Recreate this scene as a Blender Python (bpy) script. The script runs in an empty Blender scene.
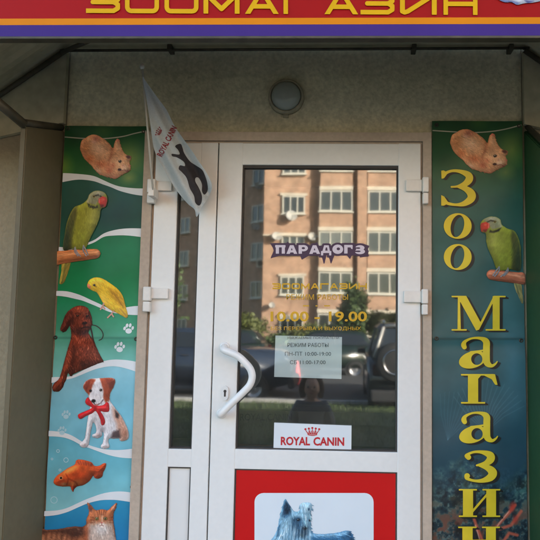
import bpy, bmesh, math, random
import numpy as np
from mathutils import Vector, Matrix
random.seed(7); RNG = np.random.RandomState(11)
S = bpy.context.scene
COL = S.collection
R = math.radians
# ---------------------------------------------------------------- camera
CAM = Vector((0.0, -2.6, 1.6)); FPX = 620.0; PX0 = 325.0
PITCH, YAW, ROLL = 0.0882536, -0.0343453, 0.0143342
_f = Vector((math.sin(YAW)*math.cos(PITCH), math.cos(YAW)*math.cos(PITCH), math.sin(PITCH)))
_r = Vector((math.cos(YAW), -math.sin(YAW), 0)); _u = _r.cross(_f)
RT = _r*math.cos(ROLL) + _u*math.sin(ROLL); UP = _u*math.cos(ROLL) - _r*math.sin(ROLL); FW = _f
cam_d = bpy.data.cameras.new('camera'); cam = bpy.data.objects.new('camera', cam_d); COL.objects.link(cam)
m = Matrix((RT, UP, -FW)).transposed().to_4x4(); m.translation = CAM; cam.matrix_world = m
cam_d.sensor_width = 36; cam_d.lens = FPX/540*36; cam_d.shift_x = (270-PX0)/540
cam_d.clip_start = 0.05; cam_d.clip_end = 3000
S.camera = cam
# ---------------------------------------------------------------- light
SUN = Vector((0.74, 0.54, 0.30)).normalized()
w = bpy.data.worlds.new('World'); S.world = w; w.use_nodes = True
nt = w.node_tree; bg = nt.nodes['Background']
sky = nt.nodes.new('ShaderNodeTexSky'); sky.sky_type = 'NISHITA'; sky.sun_disc = False
sky.sun_elevation = math.asin(SUN.z); sky.sun_rotation = math.atan2(SUN.x, SUN.y)
sky.dust_density = 1.8; sky.air_density = 1.0
nt.links.new(sky.outputs[0], bg.inputs[0]); bg.inputs[1].default_value = 0.115
sl = bpy.data.lights.new('sun', 'SUN'); sl.energy = 4.4; sl.angle = R(0.5); sl.color = (1, .92, .82)
so = bpy.data.objects.new('sun', sl); COL.objects.link(so); so.rotation_euler = SUN.to_track_quat('Z', 'Y').to_euler()
S.view_settings.view_transform = 'Standard'; S.view_settings.look = 'None'
S.view_settings.exposure = 2.88; S.view_settings.gamma = 1; S.view_settings.use_curve_mapping = False
# ---------------------------------------------------------------- helpers
def W(px, py, y=0.0):
    'point of the photograph -> point on the upright plane y'
    d = RT*((px-PX0)/FPX) - UP*((py-270)/FPX) + FW
    t = (y-CAM.y)/d.y
    return CAM + d*t
_rt, _up, _fw = np.array(RT), np.array(UP), np.array(FW)
def Wn(P, y):
    d = _rt[None]*((P[:, :1]-PX0)/FPX) - _up[None]*((P[:, 1:2]-270)/FPX) + _fw[None]
    t = (np.asarray(y)-CAM.y)/d[:, 1]
    return np.array(CAM)[None] + d*t[:, None]
def s2l(c):
    c = np.asarray(c, float)
    return np.where(c <= .04045, c/12.92, ((c+.055)/1.055)**2.4)
def hexc(r, g, b): return tuple(float(v) for v in s2l((r/255, g/255, b/255))) + (1,)
MATS = {}
def mat(name, col, rough=.6, metal=0, noise=None, bump=None, spec=.5, coords='Object', trans=0):
    """principled material; noise=(scale, amount, detail) varies the colour, bump=(scale, strength)"""
    if name in MATS: return MATS[name]
    M = bpy.data.materials.new(name); M.use_nodes = True; n = M.node_tree; b = n.nodes['Principled BSDF']
    b.inputs['Base Color'].default_value = tuple(col[:3])+(1,); b.inputs['Roughness'].default_value = rough
    b.inputs['Metallic'].default_value = metal; b.inputs['Specular IOR Level'].default_value = spec
    tc = n.nodes.new('ShaderNodeTexCoord')
    if noise:
        layers = noise if isinstance(noise, list) else [noise]
        prev = None
        for (sc, amt, det) in layers:
            tx = n.nodes.new('ShaderNodeTexNoise'); tx.inputs['Scale'].default_value = sc; tx.inputs['Detail'].default_value = det
            n.links.new(tc.outputs[coords], tx.inputs['Vector'])
            mr = n.nodes.new('ShaderNodeMapRange'); mr.inputs[1].default_value = .3; mr.inputs[2].default_value = .7
            mr.inputs[3].default_value = 1-amt; mr.inputs[4].default_value = 1+amt
            n.links.new(tx.outputs['Fac'], mr.inputs[0])
            mx = n.nodes.new('ShaderNodeMix'); mx.data_type = 'RGBA'; mx.blend_type = 'MULTIPLY'; mx.inputs[0].default_value = 1
            if prev is None: mx.inputs[6].default_value = tuple(col[:3])+(1,)
            else: n.links.new(prev, mx.inputs[6])
            n.links.new(mr.outputs[0], mx.inputs[7]); prev = mx.outputs[2]
        n.links.new(prev, b.inputs['Base Color'])
    if bump:
        tx = n.nodes.new('ShaderNodeTexNoise'); tx.inputs['Scale'].default_value = bump[0]; tx.inputs['Detail'].default_value = 6
        n.links.new(tc.outputs[coords], tx.inputs['Vector'])
        bp = n.nodes.new('ShaderNodeBump'); bp.inputs['Strength'].default_value = bump[1]; bp.inputs['Distance'].default_value = .01
        n.links.new(tx.outputs['Fac'], bp.inputs['Height']); n.links.new(bp.outputs[0], b.inputs['Normal'])
    MATS[name] = M; return M
def print_mat(name, rough=.42, spec=.35):
    if name in MATS: return MATS[name]
    M = bpy.data.materials.new(name); M.use_nodes = True; n = M.node_tree; b = n.nodes['Principled BSDF']
    a = n.nodes.new('ShaderNodeAttribute'); a.attribute_name = 'ink'
    tc = n.nodes.new('ShaderNodeTexCoord'); tx = n.nodes.new('ShaderNodeTexNoise'); tx.inputs['Scale'].default_value = 9; tx.inputs['Detail'].default_value = 7
    n.links.new(tc.outputs['Object'], tx.inputs['Vector'])
    mr = n.nodes.new('ShaderNodeMapRange'); mr.inputs[1].default_value = .3; mr.inputs[2].default_value = .7; mr.inputs[3].default_value = .86; mr.inputs[4].default_value = 1.06
    n.links.new(tx.outputs['Fac'], mr.inputs[0])
    mx = n.nodes.new('ShaderNodeMix'); mx.data_type = 'RGBA'; mx.blend_type = 'MULTIPLY'; mx.inputs[0].default_value = 1
    n.links.new(a.outputs['Color'], mx.inputs[6]); n.links.new(mr.outputs[0], mx.inputs[7]); n.links.new(mx.outputs[2], b.inputs['Base Color'])
    b.inputs['Roughness'].default_value = rough; b.inputs['Specular IOR Level'].default_value = spec
    MATS[name] = M; return M
def glass_mat(name, refl, tint):
    M = bpy.data.materials.new(name); M.use_nodes = True; n = M.node_tree
    for x in list(n.nodes): n.nodes.remove(x)
    out = n.nodes.new('ShaderNodeOutputMaterial'); g = n.nodes.new('ShaderNodeBsdfGlossy'); g.inputs['Roughness'].default_value = 0.026
    t = n.nodes.new('ShaderNodeBsdfTransparent'); t.inputs[0].default_value = tint
    g.inputs[0].default_value = (1, 1, 1, 1)
    lw = n.nodes.new('ShaderNodeLayerWeight'); lw.inputs[0].default_value = .5
    pw = n.nodes.new('ShaderNodeMath'); pw.operation = 'POWER'; pw.inputs[1].default_value = 5; n.links.new(lw.outputs['Facing'], pw.inputs[0])
    fr = n.nodes.new('ShaderNodeMapRange'); fr.inputs[3].default_value = refl; fr.inputs[4].default_value = 1; n.links.new(pw.outputs[0], fr.inputs[0])
    mx = n.nodes.new('ShaderNodeMixShader')
    tc = n.nodes.new('ShaderNodeTexCoord'); tx = n.nodes.new('ShaderNodeTexNoise'); tx.inputs['Scale'].default_value = 3.0; tx.inputs['Detail'].default_value = 1
    n.links.new(tc.outputs['Object'], tx.inputs['Vector'])
    bp = n.nodes.new('ShaderNodeBump'); bp.inputs['Strength'].default_value = .02; bp.inputs['Distance'].default_value = .01
    n.links.new(tx.outputs['Fac'], bp.inputs['Height']); n.links.new(bp.outputs[0], g.inputs['Normal'])
    n.links.new(fr.outputs[0], mx.inputs[0]); n.links.new(t.outputs[0], mx.inputs[1]); n.links.new(g.outputs[0], mx.inputs[2]); df = n.nodes.new('ShaderNodeBsdfDiffuse'); df.inputs[0].default_value = (.5, .5, .46, 1)
    tn = n.nodes.new('ShaderNodeTexNoise'); tn.inputs['Scale'].default_value = 5; tn.inputs['Detail'].default_value = 6; n.links.new(tc.outputs['Object'], tn.inputs[0])
    dm = n.nodes.new('ShaderNodeMapRange'); dm.inputs[1].default_value = .3; dm.inputs[2].default_value = .75; dm.inputs[3].default_value = .012; dm.inputs[4].default_value = .034; n.links.new(tn.outputs['Fac'], dm.inputs[0])
    m2 = n.nodes.new('ShaderNodeMixShader'); n.links.new(dm.outputs[0], m2.inputs[0]); n.links.new(mx.outputs[0], m2.inputs[1]); n.links.new(df.outputs[0], m2.inputs[2])
    n.links.new(m2.outputs[0], out.inputs[0])
    MATS[name] = M; return M
def tag(o, label=None, cat=None, group=None, kind=None):
    if label: o['label'] = label
    if cat: o['category'] = cat
    if group: o['group'] = group
    if kind: o['kind'] = kind
    return o
def thing(name, label, cat, loc=(0, 0, 0), group=None, rz=0):
    o = bpy.data.objects.new(name, None); COL.objects.link(o); o.location = loc; o.rotation_euler = (0, 0, rz)
    o.empty_display_size = .1
    bpy.context.view_layer.update()
    return tag(o, label, cat, group)
def link(name, me, material, parent=None, world=True):
    o = bpy.data.objects.new(name, me); COL.objects.link(o)
    if material and not me.materials: me.materials.append(material)
    if parent:
        o.parent = parent
        if world:
            mw = Matrix.Identity(4); q = parent
            while q: mw = q.matrix_basis @ mw if q.parent is None else (q.matrix_parent_inverse @ q.matrix_basis) @ mw; q = q.parent
            o.matrix_parent_inverse = mw.inverted()
    return o
class MB:
    'collects boxes, tubes, prisms in one bmesh'
    def __init__(s): s.bm = bmesh.new()
    def box(s, x0, x1, y0, y1, z0, z1, bev=0, seg=2):
        vs = [s.bm.verts.new((x, y, z)) for x in (x0, x1) for y in (y0, y1) for z in (z0, z1)]
        fs = [s.bm.faces.new([vs[i] for i in q]) for q in ((0, 1, 3, 2), (4, 6, 7, 5), (0, 4, 5, 1), (2, 3, 7, 6), (0, 2, 6, 4), (1, 5, 7, 3))]
        if bev:
            es = list({e for f in fs for e in f.edges})
            bmesh.ops.bevel(s.bm, geom=es, offset=bev, segments=seg, affect='EDGES', profile=.6)
        return s
    def hexa(s, pts, bev=0):
        'eight corners: bottom four then top four, each ring in order'
        vs = [s.bm.verts.new(p) for p in pts]
        fs = [s.bm.faces.new([vs[i] for i in q]) for q in ((3, 2, 1, 0), (4, 5, 6, 7), (0, 1, 5, 4), (1, 2, 6, 5), (2, 3, 7, 6), (3, 0, 4, 7))]
        if bev: bmesh.ops.bevel(s.bm, geom=list({e for f in fs for e in f.edges}), offset=bev, segments=2, affect='EDGES')
        return s
    def prism(s, prof, a0, a1, axis='x', bev=0):
        'closed profile extruded along an axis'
        def P(u, v, a): return {'x': (a, u, v), 'y': (u, a, v), 'z': (u, v, a)}[axis]
        A = [s.bm.verts.new(P(u, v, a0)) for u, v in prof]; B = [s.bm.verts.new(P(u, v, a1)) for u, v in prof]
        fs = [s.bm.faces.new(A), s.bm.faces.new(B[::-1])]; n = len(prof)
        for i in range(n): fs.append(s.bm.faces.new((A[i], B[i], B[(i+1) % n], A[(i+1) % n])))
        if bev: bmesh.ops.bevel(s.bm, geom=list({e for f in fs for e in f.edges}), offset=bev, segments=2, affect='EDGES')
        return s
    def tube(s, pts, r, n=14, caps=True):
        pts = [Vector(p) for p in pts]; rs = r if isinstance(r, (list, tuple)) else [r]*len(pts)
        prev = None; ref = None
        for i, p in enumerate(pts):
            t = (pts[min(i+1, len(pts)-1)]-pts[max(i-1, 0)]).normalized()
            if ref is None: ref = t.orthogonal().normalized()
            ref = (ref-t*ref.dot(t)).normalized(); b = t.cross(ref)
            ring = [s.bm.verts.new(p+(ref*math.cos(2*math.pi*k/n)+b*math.sin(2*math.pi*k/n))*rs[i]) for k in range(n)]
            if prev:
                for k in range(n):
                    f = s.bm.faces.new((prev[k], prev[(k+1) % n], ring[(k+1) % n], ring[k])); f.smooth = True
            elif caps: s.bm.faces.new(ring[::-1])
            prev = ring
        if caps: s.bm.faces.new(prev)
        return s
    def lathe(s, prof, org, axis, n=28):
        'profile of (radius, along) turned round an axis'
        axis = Vector(axis).normalized(); a = axis.orthogonal().normalized(); b = axis.cross(a); org = Vector(org); prev = None
        for (r, h) in prof:
            ring = [s.bm.verts.new(org+axis*h+(a*math.cos(2*math.pi*k/n)+b*math.sin(2*math.pi*k/n))*max(r, 1e-4)) for k in range(n)]
            if prev:
                for k in range(n):
                    f = s.bm.faces.new((prev[k], prev[(k+1) % n], ring[(k+1) % n], ring[k])); f.smooth = True
            prev = ring
        return s
    def build(s, name, material, parent=None, smooth=False):
        bmesh.ops.recalc_face_normals(s.bm, faces=s.bm.faces[:])
        me = bpy.data.meshes.new(name); s.bm.to_mesh(me); s.bm.free()
        if smooth:
            for p in me.polygons: p.use_smooth = True
        return link(name, me, material, parent)
def spline(pts, closed=False, k=6):
    P = np.array(pts, float); n = len(P); out = []
    rng = range(n if closed else n-1)
    for i in rng:
        if closed: a, b, c, d = P[(i-1) % n], P[i], P[(i+1) % n], P[(i+2) % n]
        else: a, b, c, d = P[max(i-1, 0)], P[i], P[i+1], P[min(i+2, n-1)]
        for t in np.arange(k)/k:
            out.append(.5*((2*b)+(-a+c)*t+(2*a-5*b+4*c-d)*t*t+(-a+3*b-3*c+d)*t**3))
    if not closed: out.append(P[-1])
    return np.array(out)
# ---------------------------------------------------------------- printed shapes: signed distance -> clean flat mesh
def sd_poly(P, poly):
    poly = np.array(poly, float)[:, :2]; n = len(poly); d = np.full(len(P), 1e9); inside = np.zeros(len(P), bool)
    for i in range(n):
        a, b = poly[i], poly[(i+1) % n]; e = b-a; L = e@e
        if L < 1e-12: continue
        w_ = P-a; t = np.clip((w_@e)/L, 0, 1); q = w_-t[:, None]*e; d = np.minimum(d, (q*q).sum(1))
        c = (a[1] > P[:, 1]) != (b[1] > P[:, 1])
        if a[1] != b[1]:
            xi = a[0]+(P[:, 1]-a[1])*(b[0]-a[0])/(b[1]-a[1]); inside ^= c & (P[:, 0] < xi)
    d = np.sqrt(d); return np.where(inside, -d, d)
def sd_path(P, path, r=None):
    'stroke along (x, y, radius) points'
    d = np.full(len(P), 1e9); path = np.array(path, float)
    for i in range(len(path)-1):
        a, b = path[i, :2], path[i+1, :2]; e = b-a; L = max(e@e, 1e-9)
        ra, rb = (r, r) if r is not None else (path[i, 2], path[i+1, 2])
        w_ = P-a; t = np.clip((w_@e)/L, 0, 1); q = w_-t[:, None]*e
        d = np.minimum(d, np.sqrt((q*q).sum(1))-(ra+(rb-ra)*t))
    return d
def sd_ell(P, cx, cy, rx, ry, ang=0):
    c, s_ = math.cos(ang), math.sin(ang); x = P[:, 0]-cx; y = P[:, 1]-cy
    u = (c*x+s_*y)/rx; v = (-s_*x+c*y)/ry; k = np.sqrt(u*u+v*v)+1e-9
    return (k-1)*min(rx, ry)
_perm = RNG.rand(256, 256)
def vnoise(P, sc, off=0):
    x = P[:, 0]*sc+off*17.3; y = P[:, 1]*sc+off*5.7; xi = np.floor(x).astype(int); yi = np.floor(y).astype(int)
    fx = x-xi; fy = y-yi; fx = fx*fx*(3-2*fx); fy = fy*fy*(3-2*fy)
    g = lambda i, j: _perm[i % 256, j % 256]
    return (g(xi, yi)*(1-fx)+g(xi+1, yi)*fx)*(1-fy)+(g(xi, yi+1)*(1-fx)+g(xi+1, yi+1)*fx)*fy
def fbm(P, sc, off=0, o=4):
    return sum(vnoise(P, sc*2**k, off+k*3)*.5**(k+1) for k in range(o))/(1-.5**o)
def msq(sdf, bbox, cell):
    'marching squares: vertices (px) and faces of the region sdf < 0'
    x0, y0, x1, y1 = bbox; nx = int((x1-x0)/cell)+2; ny = int((y1-y0)/cell)+2
    X, Y = np.meshgrid(x0+np.arange(nx)*cell, y0+np.arange(ny)*cell); G = np.stack([X.ravel(), Y.ravel()], 1)
    D = sdf(G); D = np.where(np.abs(D) < 1e-5, -1e-5, D); ins = D < 0
    verts = []; vid = -np.ones(len(G), int); idx = np.nonzero(ins)[0]; vid[idx] = np.arange(len(idx)); verts = list(G[idx]); faces = []
    I = (np.arange(ny-1)[:, None]*nx+np.arange(nx-1)[None]).ravel()
    q = np.stack([I, I+1, I+nx+1, I+nx], 1); cnt = ins[q].sum(1)
    faces = [tuple(f) for f in vid[q[cnt == 4]]]
    ecache = {}
    def ev(a, b):
        k = (a, b) if a < b else (b, a)
        if k not in ecache:
            t = D[k[0]]/(D[k[0]]-D[k[1]]); t = min(max(t, .02), .98); ecache[k] = len(verts); verts.append(G[k[0]]*(1-t)+G[k[1]]*t)
        return ecache[k]
    for c in q[(cnt > 0) & (cnt < 4)]:
        poly = []
        for k in range(4):
            a, b = c[k], c[(k+1) % 4]
            if ins[a]: poly.append(vid[a])
            if ins[a] != ins[b]: poly.append(ev(a, b))
        if len(poly) >= 3: faces.append(tuple(poly))
    return np.array(verts), faces
def flat(name, sdf, bbox, cell, material, parent, yfun, paint=None):
    V, F = msq(sdf, bbox, cell)
    yv = yfun(V) if callable(yfun) else np.full(len(V), yfun)
    P3 = Wn(V, yv); me = bpy.data.meshes.new(name)
    me.from_pydata(P3.tolist(), [], F); me.update()
    if paint is not None:
        C = np.clip(paint(V), 0, 1); A = np.ones((len(V), 4)); A[:, :3] = s2l(C)
        at = me.color_attributes.new('ink', 'FLOAT_COLOR', 'POINT'); at.data.foreach_set('color', A.ravel())
    # faces look towards the camera
    me.polygons[0].normal
    if sum(p.normal.y for p in list(me.polygons)[:50]) > 0: me.flip_normals()
    for p in me.polygons: p.use_smooth = True
    return link(name, me, material, parent)
def fluff_paths(O, n, ln, flow, seed=3):
    'loose hairs that stick out of an outline'
    rs = np.random.RandomState(seed); out = []; m = len(O); area = sum(O[i][0]*O[(i+1) % m][1]-O[(i+1) % m][0]*O[i][1] for i in range(m))
    for _ in range(n):
        i = rs.randint(m); a, b = O[i], O[(i+1) % m]; t = b-a; nn = np.array([t[1], -t[0]])*(1 if area > 0 else -1); nn = nn/(np.linalg.norm(nn)+1e-6)
        p = a+(b-a)*rs.rand(); fl = flow(p[0], p[1]); d = nn*.55+np.array([math.cos(fl), math.sin(fl)])+rs.randn(2)*.15; d /= np.linalg.norm(d)
        L = ln*rs.uniform(.5, 1.2); q0 = p-nn*.5; out.append([(q0[0], q0[1], .5), (q0[0]+d[0]*L*.6, q0[1]+d[1]*L*.6, .3), (q0[0]+d[0]*L, q0[1]+d[1]*L+.15, .06)])
    return out
def sd_fluff(P, D, paths):
    for pth in paths:
        q = np.array(pth); k = np.nonzero((P[:, 0] > q[:, 0].min()-1.2) & (P[:, 0] < q[:, 0].max()+1.2) & (P[:, 1] > q[:, 1].min()-1.2) & (P[:, 1] < q[:, 1].max()+1.2))[0]
        if len(k): D[k] = np.minimum(D[k], sd_path(P[k], pth))
    return D
def bbox_of(pts, pad=1.5):
    p = np.array(pts)[:, :2]; return (p[:, 0].min()-pad, p[:, 1].min()-pad, p[:, 0].max()+pad, p[:, 1].max()+pad)
class Paint:
    'colours for the points of a printed picture'
    def __init__(s, P, base): s.P = P; s.C = np.tile(np.array(base, float)/255, (len(P), 1))
    def mix(s, a, col): a = np.clip(a, 0, 1)[:, None]; s.C = s.C*(1-a)+np.array(col, float)/255*a; return s
    def blob(s, cx, cy, rx, ry, col, al=1, ang=0, soft=.5):
        k = sd_ell(s.P, cx, cy, rx, ry, ang)/min(rx, ry)+1
        return s.mix(al*np.clip((1-k)/max(soft, 1e-3)+.5*0, 0, 1), col)
    def poly(s, pts, col, al=1, soft=.6): return s.mix(al*np.clip(.5-sd_poly(s.P, pts)/(2*soft), 0, 1), col)
    def line(s, path, col, r=.5, al=1, soft=.4): return s.mix(al*np.clip(.5-sd_path(s.P, path, r)/(2*soft), 0, 1), col)
    def fur(s, amt=.25, ang=0, lx=.25, ly=1.2, off=0):
        c, q = math.cos(ang), math.sin(ang); Q = np.stack([(c*s.P[:, 0]+q*s.P[:, 1])*lx, (-q*s.P[:, 0]+c*s.P[:, 1])*ly], 1)
        s.C = s.C*(1+amt*2*(fbm(Q, 1, off, 3)-.5))[:, None]; return s
    def mott(s, sc, amt, off=0): s.C = s.C*(1+amt*2*(fbm(s.P, sc, off)-.5))[:, None]; return s
    def hairs(s, n, flow, ln=2.2, amt=.3, r=.22, seed=1, bright=1.0):
        'single hairs: short strokes that follow flow(x, y) -> angle'
        rs = np.random.RandomState(seed); P = s.P; idx = rs.randint(0, len(P), n)
        order = np.argsort(P[:, 1], kind='stable'); ys = P[order, 1]
        for i in idx:
            x, y = P[i]; a = flow(x, y)+rs.randn()*.22; L = ln*rs.uniform(.6, 1.3)
            bx, by = x+math.cos(a)*L, y+math.sin(a)*L
            lo, hi = np.searchsorted(ys, [min(y, by)-.8, max(y, by)+.8]); k = order[lo:hi]; Q = P[k]
            m_ = (Q[:, 0] > min(x, bx)-.8) & (Q[:, 0] < max(x, bx)+.8); k = k[m_]
            if not len(k): continue
            d = sd_path(P[k], [(x, y), (bx, by)], r); al = np.clip(.5-d/.5, 0, 1)[:, None]
            f = 1+amt*(rs.uniform(-1, 1) + .15*(bright-1)); c = np.clip(s.C[i]*f+(.04*bright if f > 1 else 0), 0, 1)
            s.C[k] = s.C[k]*(1-al*.8)+c*al*.8
        return s
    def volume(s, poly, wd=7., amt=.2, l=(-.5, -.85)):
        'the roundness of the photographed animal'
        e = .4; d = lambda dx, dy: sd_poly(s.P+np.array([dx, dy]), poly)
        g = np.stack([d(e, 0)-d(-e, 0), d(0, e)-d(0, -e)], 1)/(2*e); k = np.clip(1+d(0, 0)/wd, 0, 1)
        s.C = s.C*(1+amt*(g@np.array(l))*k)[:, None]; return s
    def edge(s, poly, col, wd, al): return s.mix(al*np.clip(1+sd_poly(s.P, poly)/wd, 0, 1), col)
FONT_CACHE = {}
def text_px(name, txt, box, y, material, parent, bold=0.0, ang=0.0, slant=0.0):
    'lettering fitted to a box of the photograph (x0,y0,x1,y1), turned by ang about its middle'
    cu = bpy.data.curves.new('txt', 'FONT'); cu.body = txt; cu.size = 1; cu.resolution_u = 3; cu.offset = bold; cu.shear = slant
    to = bpy.data.objects.new('txt', cu); COL.objects.link(to); bpy.context.view_layer.update()
    dg = bpy.context.evaluated_depsgraph_get(); me = bpy.data.meshes.new_from_object(to.evaluated_get(dg))
    bpy.data.objects.remove(to); bpy.data.curves.remove(cu)
    me.name = name; n = len(me.vertices); co = np.zeros(n*3); me.vertices.foreach_get('co', co); co = co.reshape(-1, 3)
    mn, mxx = co.min(0), co.max(0); x0, y0, x1, y1 = box
    U = (co[:, 0]-mn[0])/(mxx[0]-mn[0]); Vv = (co[:, 1]-mn[1])/(mxx[1]-mn[1])
    PX = x0+U*(x1-x0); PY = y1-Vv*(y1-y0); cx, cy = (x0+x1)/2, (y0+y1)/2
    c, s_ = math.cos(ang), math.sin(ang); qx = cx+(PX-cx)*c-(PY-cy)*s_; qy = cy+(PX-cx)*s_+(PY-cy)*c
    P = np.stack([qx, qy], 1); P3 = Wn(P, y(P) if callable(y) else np.full(n, y))
    me.vertices.foreach_set('co', P3.ravel()); me.update()
    me.materials.clear()
    return link(name, me, material, parent)
# ================================================================ materials
M_plaster = mat('plaster_wall', hexc(192, 184, 152), .9, noise=[(1.4, .17, 6), (9, .08, 6), (60, .18, 6)], bump=(90, .35))
M_frontwall = mat('front_plaster', hexc(140, 129, 104), .9, noise=[(1.2, .16, 5), (50, .1, 5)], bump=(70, .3))
M_reveal = mat('reveal_plaster', hexc(184, 168, 150), .85, noise=[(3, .1, 5), (60, .07, 4)], bump=(80, .15))
M_pvc = mat('white_pvc', hexc(225, 225, 221), .35, noise=[(3, .03, 7), (45, .02, 4)])
M_pvc2 = mat('white_pvc_panel', hexc(222, 222, 218), .4, noise=[(5, .03, 5)])
M_gasket = mat('dark_gasket', hexc(62, 58, 54), .7)
M_hinge = mat('hinge_plastic', hexc(222, 218, 210), .4, noise=[(30, .05, 3)])
M_handle = mat('handle_enamel', hexc(230, 229, 225), .25, noise=[(25, .03, 4)])
M_steel = mat('dark_steel', hexc(74, 68, 54), .55, metal=.3, noise=[(20, .3, 4)])
M_sheet = mat('canopy_sheet', hexc(168, 160, 130), .6, noise=[(2.5, .2, 5), (25, .12, 5)])
M_tan = mat('tan_panel', hexc(98, 88, 64), .7, noise=[(2.2, .12, 5), (40, .06, 4)])
M_green = mat('green_panel', hexc(30, 68, 36), .6, noise=[(2.2, .15, 5), (40, .08, 4)])
M_conc = mat('concrete_step', hexc(128, 125, 118), .9, noise=[(6, .2, 6), (70, .15, 4)], bump=(60, .3))
M_pave = mat('paving', hexc(112, 109, 103), .9, noise=[(2.2, .2, 6), (40, .15, 4)], bump=(40, .3))
M_asph = mat('asphalt', (.045, .045, .045), .9, noise=[(3, .2, 6), (90, .3, 4)], bump=(90, .4))
M_soil = mat('lawn_ground', (.03, .045, .014), .95, noise=[(1.2, .4, 6), (20, .4, 5)], bump=(30, .6))
M_kerb = mat('kerb_stone', (.34, .33, .31), .9, noise=[(9, .2, 5)])
M_dark = mat('interior_dark', (.03, .03, .028), .9)
M_intfl = mat('interior_floor', (.10, .06, .045), .8, noise=[(6, .3, 4)])
M_glass = glass_mat('door_glass', .115, (.92, .95, .93, 1))
# ================================================================ ground
def quad_sheet(name, x0, x1, y0, y1, z, m, kind='structure'):
    me = bpy.data.meshes.new(name); me.from_pydata([(x0, y0, z), (x1, y0, z), (x1, y1, z), (x0, y1, z)], [], [(0, 1, 2, 3)])
    return tag(link(name, me, m), kind=kind)
tag(quad_sheet('ground', -600, 600, -600, 600, -.16, M_soil), 'wide flat ground')
quad_sheet('pavement', -40, 40, -4.6, 0.0, 0, M_pave)
tag(MB().box(-40, 40, -10.3, -4.62, -.15, -.02).build('lawn', M_soil), kind='structure')
tag(MB().box(-40, 40, -10.5, -10.3, -.155, .05, .015).build('kerb', M_kerb), kind='structure')
quad_sheet('road', -60, 60, -27, -10.5, -.10, M_asph)
tag(MB().box(-60, 60, -27.2, -27, -.155, .05, .015).build('far_kerb', M_kerb), kind='structure')
tag(MB().box(-60, 60, -40.2, -27.2, -.155, -.03).build('yard', M_soil), kind='structure')
# ================================================================ shop building
bld = thing('shop_building', 'plastered shop building with recessed entrance under a metal canopy', 'building', (0, 0, 0))
H = 4.95
XL, XR = -1.236, .747
mb = MB()
mb.box(-8, XL-.0, .02, .32, 0, H); mb.box(XR, 26, .02, .32, 0, H)
mb.build('front_wall', M_frontwall, bld)
mb = MB()
mb.box(XL+.001, -.878, .022, .32, .3, 2.79); mb.box(.357, XR-.001, .022, .32, .3, 2.79); mb.box(-.878, .357, .022, .32, 2.425, 2.79)
mb.box(XL+.001, XR-.001, .022, .32, 2.79, H-.001)
mb.build('entrance_wall', M_plaster, bld)
mb = MB(); mb.box(-8, 26, .32, 12, H-.2, H); mb.box(-8.1, 26.1, -.02, .3, H+.001, H+.12); mb.build('roof', M_conc, bld)
mb = MB(); mb.box(-3, 3, 4.5, 4.6, .3, 3.2); mb.box(-3.1, -3, .33, 4.6, .3, 3.2); mb.box(3, 3.1, .33, 4.6, .3, 3.2); mb.box(-3.1, 3.1, .33, 4.6, 3.2, 3.3)
mb.box(-8, -7.7, .321, 12, 0, H-.201); mb.box(25.7, 26, .321, 12, 0, H-.201); mb.box(-8, 26, 12, 12.3, 0, H); mb.build('inner_wall', M_dark, bld)
MB().box(-3.1, 3.1, .02, 4.6, .22, .301).build('inner_floor', M_intfl, bld)
# reveal strips beside the door
rv = MB(); rv.box(-.878, -.838, -.004, .3, .3, 2.424); rv.box(.321, .357, -.004, .3, .3, 2.424); rv.box(-.838, .321, -.002, .3, 2.386, 2.424)
rv.build('door_reveal', M_reveal, bld)
st = thing('entrance_steps', 'two grey concrete steps leading up to the shop door', 'steps', (0, -.6, 0))
MB().box(XL-.3, XR+.3, -1.15, .018, .004, .298, .01).build('landing', M_conc, st)
MB().box(XL-.3, XR+.3, -1.47, -1.152, .004, .15, .01).build('step', M_conc, st)
# side panels of the entrance
PD = .30; PZ = W(14, 127, -PD).z
pl = thing('side_panel', 'tan painted side panel left of the animal banner', 'panel', (XL, -.25, .3))
MB().hexa([(XL-.03, .018, .3), (XL-.006, .018, .3), (XL-.006, -PD, .3), (XL-.03, -PD, .3), (XL-.03, .018, 2.43), (XL-.006, .018, 2.43), (XL-.006, -PD, PZ), (XL-.03, -PD, PZ)], .004).build('sheet', M_tan, pl)
MB().tube([(XL-.02, .01, 2.445), (XL-.02, -PD-.02, PZ+.012)], .015).build('top_rail', M_steel, pl)
pr = thing('side_panel', 'dark green side panel at the right edge beside the yellow lettered banner', 'panel', (XR, -.25, .3))
MB().hexa([(XR+.006, .018, .3), (XR+.03, .018, .3), (XR+.03, -.5, .3), (XR+.006, -.5, .3), (XR+.006, .018, 2.44), (XR+.03, .018, 2.44), (XR+.03, -.5, 2.115), (XR+.006, -.5, 2.115)], .004).build('sheet', M_green, pr)
MB().tube([(XR+.02, .01, 2.455), (XR+.02, -.52, 2.122)], .012).build('top_rail', M_steel, pr)
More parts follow.
